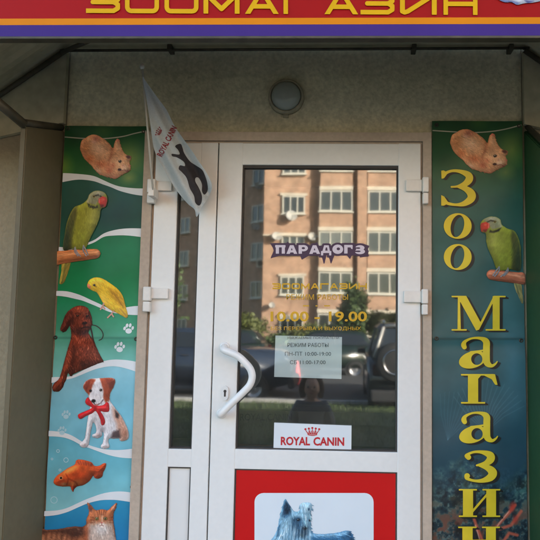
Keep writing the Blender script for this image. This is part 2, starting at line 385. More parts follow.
# canopy: flat in the middle, sheets sloping down at both sides
cp = thing('entrance_canopy', 'dark metal canopy of sloping sheets over the shop entrance', 'canopy', (-.25, -.35, 2.8))
YF = -.71; ZC = 2.80
MB().box(XL, XR, YF, .016, ZC, ZC+.02).build('ceiling_sheet', M_sheet, cp)
def slope_sheet(sx, x0, side):
    mb = MB(); n = 12; L = .62
    prof = []
    for i in range(n*2+1):            # ribbed sheet; ribs run down the slope
        y = .012+(YF-.012)*i/(n*2); h = .006 if (i//2) % 2 else 0
        prof.append((y, h))
    for i in range(len(prof)-1):
        (y0, h0), (y1, h1) = prof[i], prof[i+1]
        q = [(x0, y0, ZC+h0), (x0, y1, ZC+h1), (x0+sx*L, y1, ZC-.72*L+h1), (x0+sx*L, y0, ZC-.72*L+h0)]
        f = [mb.bm.verts.new(p) for p in q]+[mb.bm.verts.new((p[0], p[1], p[2]+.012)) for p in q]
        for k in ((0, 1, 2, 3), (7, 6, 5, 4), (0, 4, 5, 1), (1, 5, 6, 2), (2, 6, 7, 3), (3, 7, 4, 0)): mb.bm.faces.new([f[j] for j in k])
    mb.build('slope_sheet', M_sheet, cp)
    mb = MB(); mb.prism([(x0+sx*.0005, 2.46), (x0+sx*.0005, ZC-.02), (x0+sx*L, ZC-.72*L-.02), (x0+sx*L, 2.32)], -.012, .012, 'y'); mb.build('end_sheet', M_sheet, cp)
    MB().tube([(x0+sx*.0, -.03, ZC-.025), (x0+sx*L, -.03, ZC-.72*L-.025)], .011).build('rafter', M_steel, cp)
slope_sheet(-1, XL, 'l'); slope_sheet(1, XR, 'r')
MB().tube([(XL-.02, -.03, 2.775), (XR+.02, -.03, 2.785)], .006).build('wall_rail', M_steel, cp)
p95 = W(100, 36, -.17)
MB().tube([(XL-.01, -.035, 2.765), tuple(p95)], .010).build('brace', M_steel, cp)
MB().tube([(XL-.015, -PD-.005, PZ+.01), tuple(W(-6, 99, -PD-.15))], .018).build('brace', M_steel, cp)
for px in (170, 414, 511):
    q = W(px, 48, -.03)
    MB().box(q.x-.010, q.x+.010, -.042, .012, 2.774, 2.799, .003).build('bracket', M_steel, cp)
# tube running along the wall just under the ceiling
# ================================================================ door frame and leaves
fr = thing('door_frame', 'narrow beige frame round the two white door leaves', 'door frame', (-.26, 0, .3))
mb = MB(); mb.box(-.837, -.829, .012, .09, .302, 2.385); mb.box(.313, .320, .012, .09, .302, 2.385); mb.box(-.829, .313, .012, .09, 2.378, 2.385)
mb.build('jamb', M_reveal, fr)
MB().box(-.829, .313, .012, .09, .302, .32).build('threshold', M_gasket, fr)
def leaf(x0, x1, z0, z1, gx0, gx1, gz0, gz1, pz1, name, label):
    t = thing(name, label, 'door', ((x0+x1)/2, .02, z0))
    b = .004
    fm = MB()
    fm.box(x0, gx0, 0, .06, z0, z1, b); fm.box(gx1, x1, 0, .06, z0, z1, b)
    fm.box(gx0-.0015, gx1+.0015, .0015, .058, gz1, z1-.0015, .003); fm.box(gx0-.0015, gx1+.0015, .0015, .058, pz1, gz0, .003); fm.box(gx0-.0015, gx1+.0015, .0015, .058, z0+.0015, z0+.11, .003)
    fm.build('frame', M_pvc, t)
    gk = MB()
    for (a0, a1, c0, c1) in ((gx0, gx1, gz0, gz1),):
        gk.box(a0, a0+.006, .012, .05, c0, c1); gk.box(a1-.006, a1, .012, .05, c0, c1); gk.box(a0+.006, a1-.006, .012, .05, c1-.012, c1); gk.box(a0+.006, a1-.006, .012, .05, c0, c0+.005)
    c0, c1 = z0+.11, pz1
    gk.box(gx0, gx0+.005, .008, .05, c0, c1); gk.box(gx1-.005, gx1, .008, .05, c0, c1); gk.box(gx0+.005, gx1-.005, .008, .05, c1-.006, c1); gk.box(gx0+.005, gx1-.005, .008, .05, c0, c0+.006)
    gk.build('gasket', M_gasket, t)
    MB().box(gx0+.006, gx1-.006, .024, .030, gz0+.005, gz1-.012).build('glass', M_glass, t)
    MB().box(gx0+.005, gx1-.005, .014, .04, c0+.006, c1-.006).build('lower_panel', M_pvc2, t)
    return t
def hinge(t, plate, barrel):
    x0, y0, x1, y1 = plate; a = W(x0, y0); b = W(x1, y1)
    mb = MB(); mb.box(a.x, b.x, -.018, -.0005, b.z, a.z, .004); h = mb.build('hinge', M_hinge, t)
    x0, y0, x1, y1 = barrel; a = W(x0, y0); b = W(x1, y1); r = (b.x-a.x)/2
    mb = MB(); zm = b.z+(a.z-b.z)*.42
    mb.box(a.x, b.x, -.034, -.0045, zm+.001, a.z, .006, 3); mb.box(a.x+.001, b.x-.001, -.033, -.0045, b.z, zm-.001, .006, 3)
    mb.build('hinge_knuckle', M_hinge, h)
nl = leaf(-.828, -.5585, .321, 2.377, -.728, -.632, 1.079, 2.28, 1.006, 'narrow_door', 'narrow white door leaf with a slim tall glass left of the main door')
hinge(nl, (155, 182, 172.6, 191.5), (149.6, 180.5, 156.8, 204.5)); hinge(nl, (152, 288.3, 169, 299), (145.4, 287, 152.2, 312))
ml = leaf(-.5535, .312, .321, 2.377, -.450, .2175, 1.084, 2.281, 1.004, 'main_door', 'wide white glazed door leaf with a bent white pull handle')
hinge(ml, (405.6, 180.3, 421.7, 192), (421.8, 178.5, 428, 205)); hinge(ml, (403.4, 291, 420.8, 302.7), (420.9, 289.4, 427.5, 315))
MB().box(-.558, -.5540, .03, .055, .325, 2.37).build('meeting_seal', M_gasket, nl)
# bent pull handle
a = W(224.5, 347); b = W(248.5, 366, -.06); c = W(253.2, 377, -.065); d = W(249, 388, -.06); e = W(221.5, 413.5)
pth = [(a.x, -.001, a.z), (a.x+.004, -.035, a.z-.004)]
A2 = Vector((a.x+.012, -.052, a.z-.012)); E2 = Vector((e.x+.012, -.052, e.z+.010))
pts = [Vector(pth[0]), Vector(pth[1]), A2, W(237, 355.5, -.06), W(245.5, 363, -.06), W(250.5, 369.5, -.06), W(252.2, 377, -.06), W(250, 384.5, -.06), W(244.5, 391, -.06), W(234, 401, -.06), E2, Vector((e.x+.003, -.035, e.z+.003)), Vector((e.x, -.001, e.z))]
sp = spline([tuple(p) for p in pts], False, 6)
hd = MB().tube([tuple(p) for p in sp], .0148, 18).build('handle', M_handle, ml)
for q in (a, e): MB().lathe([(0, -.006), (.019, -.006), (.021, -.003), (.021, 0.0)], (q.x, -.0005, q.z), (0, 1, 0)).build('handle_mount', M_handle, hd)
k = W(225.3, 393)
prof = [(.0145*math.cos(t)*1.0, .030*math.copysign(abs(math.sin(t))**.7, math.sin(t))) for t in np.linspace(0, 2*math.pi, 28, endpoint=False)]
lk = MB().prism([(k.x+u, k.z+v) for u, v in prof], -.008, -.0006, 'y').build('lock_plate', M_pvc2, ml)
ky = [(k.x+.0062*math.cos(t), k.z+.008+.0062*math.sin(t)) for t in np.linspace(-.9, math.pi+.9, 16)]+[(k.x-.0035, k.z-.014), (k.x+.0035, k.z-.014)]
MB().prism(ky, -.0088, -.0081, 'y').build('keyhole', M_gasket, lk)
# round bulkhead lamp above the door
c = W(286, 96)
lp = thing('wall_lamp', 'round dark bulkhead lamp on the wall above the door', 'wall lamp', (c.x, .02, c.z))
M_lampglass = mat('lamp_glass', hexc(150, 156, 144), .22, spec=.6, bump=(60, .15)); M_ring = mat('lamp_ring', hexc(150, 142, 116), .6, noise=[(30, .2, 4)])
MB().lathe([(0.0, .0), (.078, 0), (.078, -.018), (.072, -.026), (.066, -.026), (.064, -.012), (.0, -.012)], (c.x, .0215, c.z), (0, 1, 0), 40).build('ring', M_ring, lp)
MB().lathe([(.064, -.02), (.060, -.034), (.048, -.046), (.026, -.053), (0, -.055)], (c.x, .0215, c.z), (0, 1, 0), 40).build('glass_cover', M_lampglass, lp)
MB().box(c.x-.012, c.x+.012, .004, .021, c.z-.092, c.z-.078, .003).build('cable_gland', M_ring, lp)
# white rag of packaging caught on the left post
# ================================================================ printed goods
PM = print_mat('printed_vinyl'); PMat = print_mat('printed_panel', .5, .3)
M_white = mat('print_white', hexc(222, 228, 230), .45, noise=[(9, .05, 5)])
M_yellow = mat('print_yellow', hexc(222, 196, 40), .45, noise=[(14, .07, 5)])
M_black = mat('print_black', hexc(20, 24, 24), .5)
M_grom = mat('grommet_metal', hexc(70, 66, 58), .45, metal=.6)
def ybanner(ph, seam=338):
    def f(V):
        x, y = V[:, 0], V[:, 1]
        o = .0042*np.sin(y*.021+ph+x*.012)+.002*np.sin(x*.075+y*.031+ph*2)+.0016*np.sin(y*.11+x*.05+ph)
        o += -.0035*np.exp(-((y-seam)/5.)**2)*(.6+.4*np.sin(x*.16+ph))+.0025*np.exp(-((y-seam-9)/7.)**2)
        return .0085+o
    return f
def off(f, d): return lambda V: f(V)-d
def cr(ox, oy, sc): return lambda pts: [(ox+p[0]/sc, oy+p[1]/sc) for p in pts]
def affine(src, dst):
    A = np.array([[x, y, 1] for x, y in src], float); B = np.array(dst, float); M_ = np.linalg.lstsq(A, B, rcond=None)[0]
    return M_
def picture(name, outline, parent, yf, painter, T=None, cell=.45, closed=True, label=None, rag=.3, vol=6., fluff=None, hair=None, vamt=.26, post=None):
    'a printed animal: painter works in its own coordinates; T (affine) moves it to its place; fluff = loose hairs on the outline, hair = strokes in the fur'
    O = spline(outline, True, 5)
    if T is None: fwd = lambda P: P; inv = lambda P: P
    else:
        L = T[:2]; t = T[2]; Li = np.linalg.inv(L); fwd = lambda P: P@L+t; inv = lambda P: (P-t)@Li
    O2 = fwd(O); fp = fluff_paths(O, *fluff) if fluff else []
    if fp and T is not None: fp = [[(*(np.array(q[:2])@T[:2]+T[2]), q[2]) for q in pth] for pth in fp]
    sdf = lambda P: sd_fluff(P, sd_poly(P, O2)+rag*2*(fbm(P, .55, 2, 3)-.5), fp)
    def pc(V):
        p = painter(Paint(inv(V), (255, 255, 255)), O)
        if hair: p.hairs(*hair[:2], **hair[2])
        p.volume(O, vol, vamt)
        if post: post(p)
        return p.C
    ob = flat(name, sdf, bbox_of(O2, 4 if fluff else 2), cell, PM, parent, yf, pc)
    if label: ob['label'] = label
    return ob
# ---- hamster
HAM = cr(70, 125, 7.714)([(82, 150), (92, 118), (120, 100), (150, 80), (195, 74), (232, 90), (268, 112), (300, 142), (322, 170), (334, 180), (340, 150), (350, 122), (366, 106), (380, 118), (388, 150), (404, 190), (424, 222), (440, 232), (468, 240), (470, 262), (458, 282), (464, 310), (466, 340), (450, 362), (420, 376), (390, 392), (352, 416), (316, 408), (270, 396), (224, 376), (190, 346), (168, 316), (140, 290), (108, 256), (88, 214), (78, 180)])
def p_ham(p, O):
    c = lambda x, y: (70+x/7.714, 125+y/7.714)
    p.mix(np.ones(len(p.P)), (214, 152, 108))
    p.blob(*c(215, 180), 14, 10, (230, 190, 156), .9, .6, 1); p.blob(*c(120, 180), 6, 11, (206, 130, 78), .7, .3, 1)
    p.blob(*c(205, 105), 7, 4.5, (176, 100, 84), .8, .2, 1); p.blob(*c(185, 128), 4, 2.4, (232, 176, 160), .7, .3, 1)
    p.blob(*c(150, 260), 6, 6, (198, 104, 56), .8, .6, 1); p.blob(*c(240, 300), 10, 5, (186, 92, 50), .85, .2, 1); p.blob(*c(215, 355), 5, 3, (238, 196, 168), .8, .5, 1)
    p.blob(*c(300, 350), 5, 5, (180, 84, 56), .8, 0, 1); p.blob(*c(340, 400), 7, 3, (206, 128, 100), .7, -.2, 1)
    p.line([c(326, 180), c(318, 230), c(300, 280), c(298, 310)], (160, 88, 56), 1.0, .75, 1.2)
    p.blob(*c(368, 170), 4, 9, (232, 180, 140), .85, -.1, 1); p.blob(*c(366, 116), 2.2, 2.2, (216, 120, 104), .95, 0, 1); p.line([c(352, 112), c(380, 110)], (206, 120, 110), .6, .8, .5)
    p.blob(*c(380, 290), 11, 10, (236, 182, 138), .9, 0, .9); p.blob(*c(330, 312), 3.4, 4, (196, 110, 76), .85, 0, .9); p.blob(*c(420, 330), 5, 4, (240, 196, 160), .7, 0, 1)
    p.blob(*c(450, 244), 3.2, 2.4, (92, 54, 46), .95, .3, .8); p.blob(*c(446, 356), 3, 1.8, (110, 54, 48), .85, -.4, .8)
    p.blob(*c(385, 280), 1.7, 1.5, (24, 14, 14), 1, 0, .35); p.blob(*c(384, 278.5), .5, .4, (250, 230, 210), .9, 0, .6); p.blob(*c(382, 344), 2.1, 1.4, (70, 34, 30), .95, 0, .5)
    p.line([c(396, 350), c(418, 346), c(436, 352)], (150, 84, 70), .4, .7, .5); p.blob(*c(408, 312), 1.6, 1.4, (210, 130, 112), .8, 0, .8)
    for k in range(4): p.line([c(392, 326+k*6), c(440, 306+k*14)], (246, 214, 190), .18, .5, .3)
    p.fur(.11, .8, .5, 1.9); p.mott(.16, .12, 4); p.edge(O, (150, 80, 48), 1.2, .45); return p
F_HAM = (70, 1.7, lambda x, y: .9); H_HAM = (700, lambda x, y: .75+.4*math.sin(y*.2), dict(ln=1.7, amt=.16, seed=9))
def face_ham(p):
    c = lambda x, y: (70+x/7.714, 125+y/7.714)
    p.blob(*c(385, 280), 1.8, 1.6, (22, 13, 12), 1, 0, .35); p.blob(*c(383, 276), .6, .5, (250, 236, 220), .95, 0, .5); p.blob(*c(382, 344), 2.2, 1.5, (58, 26, 24), .95, 0, .4); p.blob(*c(450, 246), 3.2, 2.2, (84, 48, 42), .9, .3, .6)
    p.blob(*c(462, 312), 1.4, 1.2, (206, 110, 100), .9, 0, .6); p.line([c(400, 352), c(422, 348), c(440, 354)], (140, 74, 62), .3, .8, .4)
    for k in range(4): p.line([c(430, 318+k*6), c(398, 300+k*16)], (250, 226, 206), .12, .55, .25)
def face_bdog(p):
    c = lambda x, y: (48+x/4.154, 268+y/4.154)
    p.blob(*c(124, 198), 1.5, 1.2, (16, 8, 8), 1, 0, .4); p.blob(*c(123, 196), .35, .35, (230, 210, 190), .9, 0, .6); p.blob(*c(164, 198), 1.4, 1.2, (16, 8, 8), 1, 0, .4); p.blob(*c(163, 196), .35, .35, (230, 210, 190), .9, 0, .6)
    p.line([c(112, 190), c(124, 186), c(134, 192)], (60, 22, 14), .4, .8, .5); p.line([c(156, 190), c(166, 187), c(174, 192)], (60, 22, 14), .4, .8, .5)
    p.blob(*c(154, 228), 2.9, 2.0, (30, 13, 13), 1, 0, .5); p.blob(*c(152, 224), .7, .4, (150, 110, 100), .8, 0, .7); p.line([c(154, 236), c(153, 246), c(138, 252)], (36, 13, 11), .45, .9, .4); p.line([c(153, 246), c(172, 246)], (36, 13, 11), .45, .9, .4)
# ---- parrot
PAR = cr(48, 178, 4.5)([(176, 98), (186, 74), (206, 60), (230, 57), (254, 66), (266, 84), (266, 108), (258, 130), (242, 136), (236, 148), (232, 178), (218, 216), (196, 258), (182, 290), (166, 320), (140, 322), (112, 318), (98, 322), (72, 326), (68, 300), (76, 250), (84, 205), (98, 165), (118, 132), (150, 118)])
def p_par(p, O):
    p.mix(np.ones(len(p.P)), (146, 152, 52))
    c = lambda x, y: (48+x/4.5, 178+y/4.5)
    p.blob(*c(180, 190), 9, 20, (172, 176, 70), .9, .2, 1); p.blob(*c(150, 270), 7, 12, (146, 156, 56), .7, .2, 1)
    p.poly([c(60, 330), c(70, 250), c(85, 195), c(105, 150), (c(132, 120)), c(128, 170), c(112, 230), c(104, 330)], (76, 78, 44), .92, 1.4)
    p.poly([c(60, 330), c(72, 270), c(92, 200), c(96, 260), c(88, 330)], (44, 56, 40), .85, 1.2)
    p.poly([c(172, 110), c(182, 72), c(206, 56), c(236, 54), c(262, 68), c(240, 86), c(214, 120)], (150, 150, 120), .95, .9)
    p.blob(*c(222, 68), 5, 2.4, (176, 176, 158), .8, .1, 1); p.blob(*c(200, 92), 3.5, 4, (130, 140, 104), .7, 0, .9)
    p.line([c(204, 82), c(226, 76), c(240, 84)], (34, 34, 30), .65, .9, .6)
    p.poly([c(176, 112), c(192, 122), c(212, 128), c(222, 122), c(224, 134), c(206, 138), c(184, 130)], (26, 28, 26), .95, .7)
    p.poly([c(228, 92), c(246, 82), c(264, 88), c(270, 104), c(262, 126), c(254, 138), c(250, 122), c(238, 122), c(226, 110)], (214, 62, 48), 1, .4); p.poly([c(232, 118), c(250, 122), c(248, 132), c(238, 132)], (150, 40, 36), .9, .4); p.line([c(232, 88), c(230, 112)], (236, 170, 150), .4, .7, .4)
    p.blob(*c(246, 96), 2, 1.6, (240, 130, 104), .7, 0, 1); p.line([c(236, 120), c(250, 122)], (120, 26, 26), .3, .8)
    p.blob(*c(207, 84), 1.5, 1.4, (200, 170, 60), .8, 0, .5); p.blob(*c(207, 84), .9, .9, (14, 12, 10), 1, 0, .4)
    for k in range(7): p.line([c(100-k*3, 170+k*20), c(112-k*4, 196+k*20), c(120-k*4, 236+k*14)], (58, 80, 44), .35, .55, .6)
    p.blob(*c(205, 170), 5, 12, (190, 188, 92), .6, .15, 1)
    p.fur(.09, 1.35, .4, 1.6, 2); p.mott(.25, .12, 8); p.edge(O, (80, 100, 40), 1.0, .45); return p
PTAIL = cr(48, 178, 4.5)([(66, 372), (100, 370), (98, 400), (84, 440), (72, 470), (56, 478), (52, 466), (60, 420)])
def p_tail(p, O):
    c = lambda x, y: (48+x/4.5, 178+y/4.5)
    p.mix(np.ones(len(p.P)), (166, 148, 62)); p.line([c(84, 370), c(62, 470)], (94, 96, 44), .8, .8, .6); p.fur(.25, 1.9, .2, 1.3); return p
PERCH = cr(48, 178, 4.5)([(38, 334), (70, 328), (120, 322), (170, 320), (216, 320), (233, 330), (235, 346), (222, 360), (180, 368), (120, 377), (70, 385), (36, 388)])
def p_perch(p, O):
    c = lambda x, y: (48+x/4.5, 178+y/4.5)
    p.mix(np.ones(len(p.P)), (196, 122, 72)); p.line([c(38, 350), c(120, 340), c(220, 334)], (226, 160, 108), 1.2, .7, 1); p.line([c(38, 376), c(130, 366), c(220, 352)], (134, 74, 40), 1.0, .7, 1)
    p.blob(*c(224, 340), 2.2, 4, (214, 150, 104), .8, 0, .8); p.fur(.24, -.1, .2, 1.8); p.edge(O, (120, 66, 36), 1, .5); return p
def foot_paths(pts): return [spline(q, False, 4) for q in pts]
PFEET = [cr(48, 178, 4.5)(q) for q in ([(122, 312), (120, 330), (134, 350)], [(122, 316), (132, 336), (146, 352)], [(160, 304), (158, 326), (172, 350)], [(160, 306), (172, 326), (180, 346)])]
def feet(parent, yf, T=None):
    ps = [np.array(q) for q in PFEET]
    if T is not None: ps = [q@T[:2]+T[2] for q in ps]
    ps = foot_paths(ps); allp = np.concatenate(ps)
    flat('foot_print', lambda P: np.minimum.reduce([sd_path(P, q, .62) for q in ps]), bbox_of(allp), .3, PM, parent, yf, lambda V: Paint(V, (150, 152, 156)).mott(.8, .25).C)
def parrot_group(parent, yf, T=None):
    picture('tail_print', PTAIL, parent, off(yf, .003), p_tail, T)
    picture('perch_print', PERCH, parent, off(yf, .0045), p_perch, T)
    picture('parrot_print', PAR, parent, off(yf, .006), p_par, T, cell=.36, rag=.15, hair=(260, lambda x, y: 1.75, dict(ln=2.2, amt=.15, seed=4)), vamt=.32)
    feet(parent, off(yf, .0075), T)
# ---- canary
CAN = cr(48, 268, 4.154)([(164, 80), (166, 60), (178, 46), (200, 39), (228, 45), (262, 66), (290, 88), (310, 116), (322, 158), (331, 192), (326, 207), (304, 196), (284, 186), (262, 176), (236, 156), (218, 126), (203, 102), (184, 93)])
def p_can(p, O):
    c = lambda x, y: (48+x/4.154, 268+y/4.154)
    p.mix(np.ones(len(p.P)), (240, 196, 46)); p.blob(*c(200, 58), 7, 5, (250, 216, 80), .8, 0, 1); p.blob(*c(235, 130), 5, 10, (250, 214, 90), .7, -.6, 1)
    p.poly([c(248, 78), c(290, 96), c(314, 130), c(322, 170), c(290, 150), c(262, 120)], (206, 150, 26), .8, 1.4)
    for k in range(6): p.line([c(262+k*7, 96+k*9), c(288+k*5, 112+k*11)], (164, 112, 20), .35, .6, .5)
    p.line([c(300, 170), c(330, 204)], (198, 150, 60), .9, .8, .6)
    p.poly([c(160, 66), c(170, 66), c(178, 76), (c(174, 92)), c(166, 90)], (222, 130, 104), 1, .5)
    p.blob(*c(192, 71), 1.5, 1.3, (30, 22, 14), 1, 0, .35); p.blob(*c(190.5, 69.5), .4, .4, (240, 240, 230), .9, 0, .5)
    p.fur(.12, .8, .3, 1.2, 5); p.edge(O, (190, 130, 20), 1.1, .5); return p
# ---- brown dog
BDOG = cr(48, 268, 4.154)([(72, 196), (88, 176), (108, 162), (134, 156), (160, 163), (174, 182), (182, 208), (184, 232), (176, 252), (168, 268), (176, 282), (190, 304), (206, 340), (220, 368), (230, 388), (206, 398), (178, 410), (140, 426), (108, 440), (94, 449), (84, 436), (76, 462), (66, 484), (58, 502), (42, 514), (22, 510), (18, 494), (28, 476), (46, 460), (58, 424), (70, 380), (82, 336), (94, 296), (96, 268), (90, 240), (84, 250), (72, 264), (56, 262), (52, 250), (60, 226)])
def p_bdog(p, O):
    c = lambda x, y: (48+x/4.154, 268+y/4.154)
    p.mix(np.ones(len(p.P)), (112, 46, 28))
    p.poly([c(74, 190), c(96, 176), c(104, 200), c(98, 240), c(80, 262), c(54, 264), c(52, 240)], (76, 28, 18), .85, 1.2)
    p.line([c(98, 178), c(106, 206), c(98, 246)], (46, 16, 12), .6, .7, .8); p.blob(*c(160, 232), 5, 4.5, (150, 72, 48), .85, 0, 1); p.blob(*c(172, 196), 2.6, 6, (84, 32, 22), .8, 0, 1)
    p.blob(*c(134, 182), 9, 6, (150, 70, 46), .85, 0, 1); p.blob(*c(150, 222), 7, 7, (130, 54, 36), .8, 0, 1); p.blob(*c(80, 222), 4, 9, (84, 32, 20), .85, .3, 1)
    p.poly([c(92, 240), c(140, 258), c(172, 252), c(166, 272), c(130, 280), c(96, 268)], (60, 24, 18), .8, 1.6)
    p.blob(*c(136, 315), 10, 13, (146, 62, 40), .8, 0, 1); p.blob(*c(186, 350), 5, 10, (138, 60, 38), .7, -.4, 1); p.blob(*c(150, 396), 8, 6, (66, 28, 20), .8, 0, 1)
    p.poly([c(104, 300), c(116, 340), c(108, 420), c(96, 446), c(84, 436), c(96, 380)], (70, 28, 18), .75, 1.4)
    p.blob(*c(80, 400), 3, 16, (136, 60, 36), .7, .25, 1); p.blob(*c(40, 494), 5, 4, (98, 40, 26), .8, 0, 1)
    p.blob(*c(122, 200), 1.1, .9, (20, 10, 8), .95, 0, .5); p.blob(*c(160, 200), 1.1, .9, (20, 10, 8), .95, 0, .5)
    p.blob(*c(148, 230), 2.4, 1.7, (42, 18, 16), .95, 0, .6); p.line([c(148, 236), c(146, 246), c(132, 250)], (50, 20, 16), .4, .8)
    p.line([c(148, 246), c(166, 244)], (50, 20, 16), .4, .8)
    p.blob(*c(150, 186), 3, 2, (176, 96, 64), .5, 0, 1); p.fur(.16, 1.3, .45, 1.7, 7); p.mott(.2, .16, 2); p.edge(O, (56, 22, 16), 1.2, .6); return p
# ---- puppy with ribbon
PUP = cr(42, 368, 5.4)([(222, 102), (232, 76), (256, 60), (290, 56), (330, 54), (366, 52), (390, 58), (396, 74), (386, 104), (374, 124), (366, 150), (370, 182), (388, 206), (406, 232), (430, 264), (456, 312), (468, 352), (464, 382), (444, 394), (422, 392), (416, 380), (386, 382), (364, 380), (358, 398), (364, 424), (350, 436), (326, 434), (318, 422), (330, 398), (334, 356), (326, 346), (322, 368), (300, 378), (276, 374), (272, 360), (292, 348), (290, 312), (276, 296), (264, 340), (258, 380), (252, 414), (236, 430), (212, 426), (203, 412), (218, 396), (232, 376), (240, 330), (246, 280), (254, 240), (262, 200), (256, 172), (248, 140), (236, 128)])
def p_pup(p, O):
    c = lambda x, y: (42+x/5.4, 368+y/5.4)
    p.mix(np.ones(len(p.P)), (226, 224, 226))
    p.poly([c(262, 56), c(236, 70), c(218, 104), c(236, 132), c(250, 150), c(262, 130), c(274, 92), c(290, 62)], (158, 72, 46), 1, .8)
    p.poly([c(310, 50), c(366, 48), c(402, 62), c(390, 104), c(372, 130), c(366, 170), c(344, 190), c(330, 160), (c(332, 124)), c(322, 90)], (166, 76, 48), 1, .8)
    p.poly([c(224, 100), c(240, 74), c(262, 62), c(258, 92), c(240, 122)], (122, 50, 34), .9, .8); p.poly([c(338, 56), c(398, 62), c(386, 104), c(366, 112), c(352, 80)], (128, 54, 36), .9, .8)
    p.blob(*c(292, 110), 4, 9, (246, 246, 248), .8, 0, 1); p.blob(*c(300, 156), 6, 4, (236, 230, 228), .8, 0, 1)
    p.blob(*c(262, 123), 1.7, 1.7, (30, 18, 16), 1, 0, .4); p.blob(*c(318, 119), 1.8, 1.7, (30, 18, 16), 1, 0, .4)
    p.blob(*c(278, 178), 2.7, 2.2, (22, 18, 20), 1, 0, .4); p.line([c(280, 190), c(292, 202), c(316, 190), c(330, 172)], (70, 34, 34), .5, .9); p.blob(*c(294, 200), 2, 1.4, (206, 110, 104), .9, 0, .6)
    p.poly([c(380, 210), c(420, 240), c(470, 340), c(462, 398), c(424, 396), (c(408, 360)), c(402, 300), c(384, 260)], (196, 144, 118), .9, 2)
    p.poly([c(394, 226), c(416, 250), c(412, 272), c(398, 266)], (44, 34, 36), .95, 1); p.poly([c(380, 344), c(420, 330), c(424, 378), c(372, 380)], (72, 52, 52), .85, 1.5)
    p.blob(*c(446, 352), 4, 6, (164, 106, 84), .8, 0, 1); p.poly([c(296, 290), c(340, 300), c(332, 372), c(276, 376), c(300, 344)], (196, 188, 194), .7, 1.5)
    p.blob(*c(350, 300), 4, 14, (242, 242, 246), .8, 0, 1); p.blob(*c(250, 320), 2.6, 14, (240, 240, 244), .8, .1, 1); p.blob(*c(228, 414), 4, 2.4, (204, 178, 172), .8, 0, 1); p.blob(*c(342, 424), 3.6, 2, (204, 180, 174), .8, 0, 1)
    p.blob(*c(300, 362), 4, 2.5, (190, 160, 150), .8, 0, 1)
    p.fur(.09, 1.3, .35, 1.2, 9); p.mott(.3, .08, 3); p.edge(O, (150, 128, 124), .9, .4); return p
RIB = cr(42, 368, 5.4)([(195, 252), (236, 232), (262, 220), (268, 212), (240, 196), (234, 178), (248, 158), (262, 176), (280, 198), (296, 204), (330, 200), (350, 184), (362, 196), (362, 232), (340, 238), (316, 234), (330, 256), (341, 286), (336, 306), (322, 308), (314, 278), (300, 246), (288, 232), (272, 244), (240, 258), (206, 276)])
def p_rib(p, O):
    c = lambda x, y: (42+x/5.4, 368+y/5.4)
    p.mix(np.ones(len(p.P)), (206, 38, 44)); p.blob(*c(288, 214), 3, 2.5, (150, 16, 26), .85, 0, .9); p.line([c(210, 262), c(262, 234)], (236, 84, 84), .6, .8, .8); p.line([c(300, 214), c(352, 212)], (232, 76, 78), .7, .8, .9)
    p.line([c(306, 240), c(330, 298)], (160, 20, 30), .6, .8, .8); p.mott(.4, .1); p.edge(O, (130, 14, 24), .6, .6); return p
# ---- goldfish
FISH = cr(38, 448, 5.4)([(84, 182), (94, 160), (112, 142), (136, 126), (166, 106), (198, 90), (206, 68), (226, 62), (262, 68), (290, 78), (304, 96), (330, 96), (352, 84), (368, 84), (364, 108), (352, 132), (346, 154), (326, 166), (306, 162), (298, 150), (278, 178), (246, 200), (212, 208), (196, 222), (190, 238), (180, 222), (172, 208), (130, 208), (96, 200)])
def p_fish(p, O):
    c = lambda x, y: (38+x/5.4, 448+y/5.4)
    p.mix(np.ones(len(p.P)), (196, 82, 36)); p.blob(*c(170, 122), 13, 4, (232, 146, 70), .85, -.45, 1); p.blob(*c(220, 150), 12, 6, (212, 74, 30), .8, -.2, 1)
    p.blob(*c(200, 190), 14, 4, (214, 140, 76), .7, -.2, 1); p.blob(*c(120, 180), 6, 5, (176, 64, 36), .8, 0, 1); p.blob(*c(140, 195), 5, 2.5, (216, 160, 110), .8, 0, 1)
    p.poly([c(300, 98), c(366, 80), c(346, 160), c(302, 160)], (206, 84, 42), .8, 1); 
    for k in range(7): p.line([c(302, 104+k*8), c(366-k*4, 86+k*12)], (128, 42, 24), .35, .6, .4)
    p.poly([c(200, 94), c(206, 66), c(290, 78), c(302, 98), c(250, 88)], (168, 72, 46), .8, .9)
    for k in range(6): p.line([c(212+k*15, 66+k*3), c(222+k*13, 88+k*2)], (110, 44, 30), .3, .6, .4)
    p.poly([c(172, 206), c(212, 204), c(190, 240)], (150, 52, 30), .8, .8); p.blob(*c(124, 162), 2.4, 2.2, (230, 190, 130), .8, 0, .5); p.blob(*c(124, 162), 1.5, 1.5, (26, 16, 14), 1, 0, .4)
    p.line([c(150, 140), c(164, 165), c(156, 198)], (132, 44, 24), .5, .7, .6); p.line([c(170, 168), c(202, 184), c(214, 200)], (130, 46, 24), .7, .7, .7)
    sc = (np.sin(p.P[:, 0]*2.6+p.P[:, 1]*1.3)*np.sin(p.P[:, 1]*2.8-p.P[:, 0]*1.2)); p.C = p.C*(1+.09*sc)[:, None]; p.mott(.2, .2, 6); p.edge(O, (140, 50, 28), 1, .5); return p
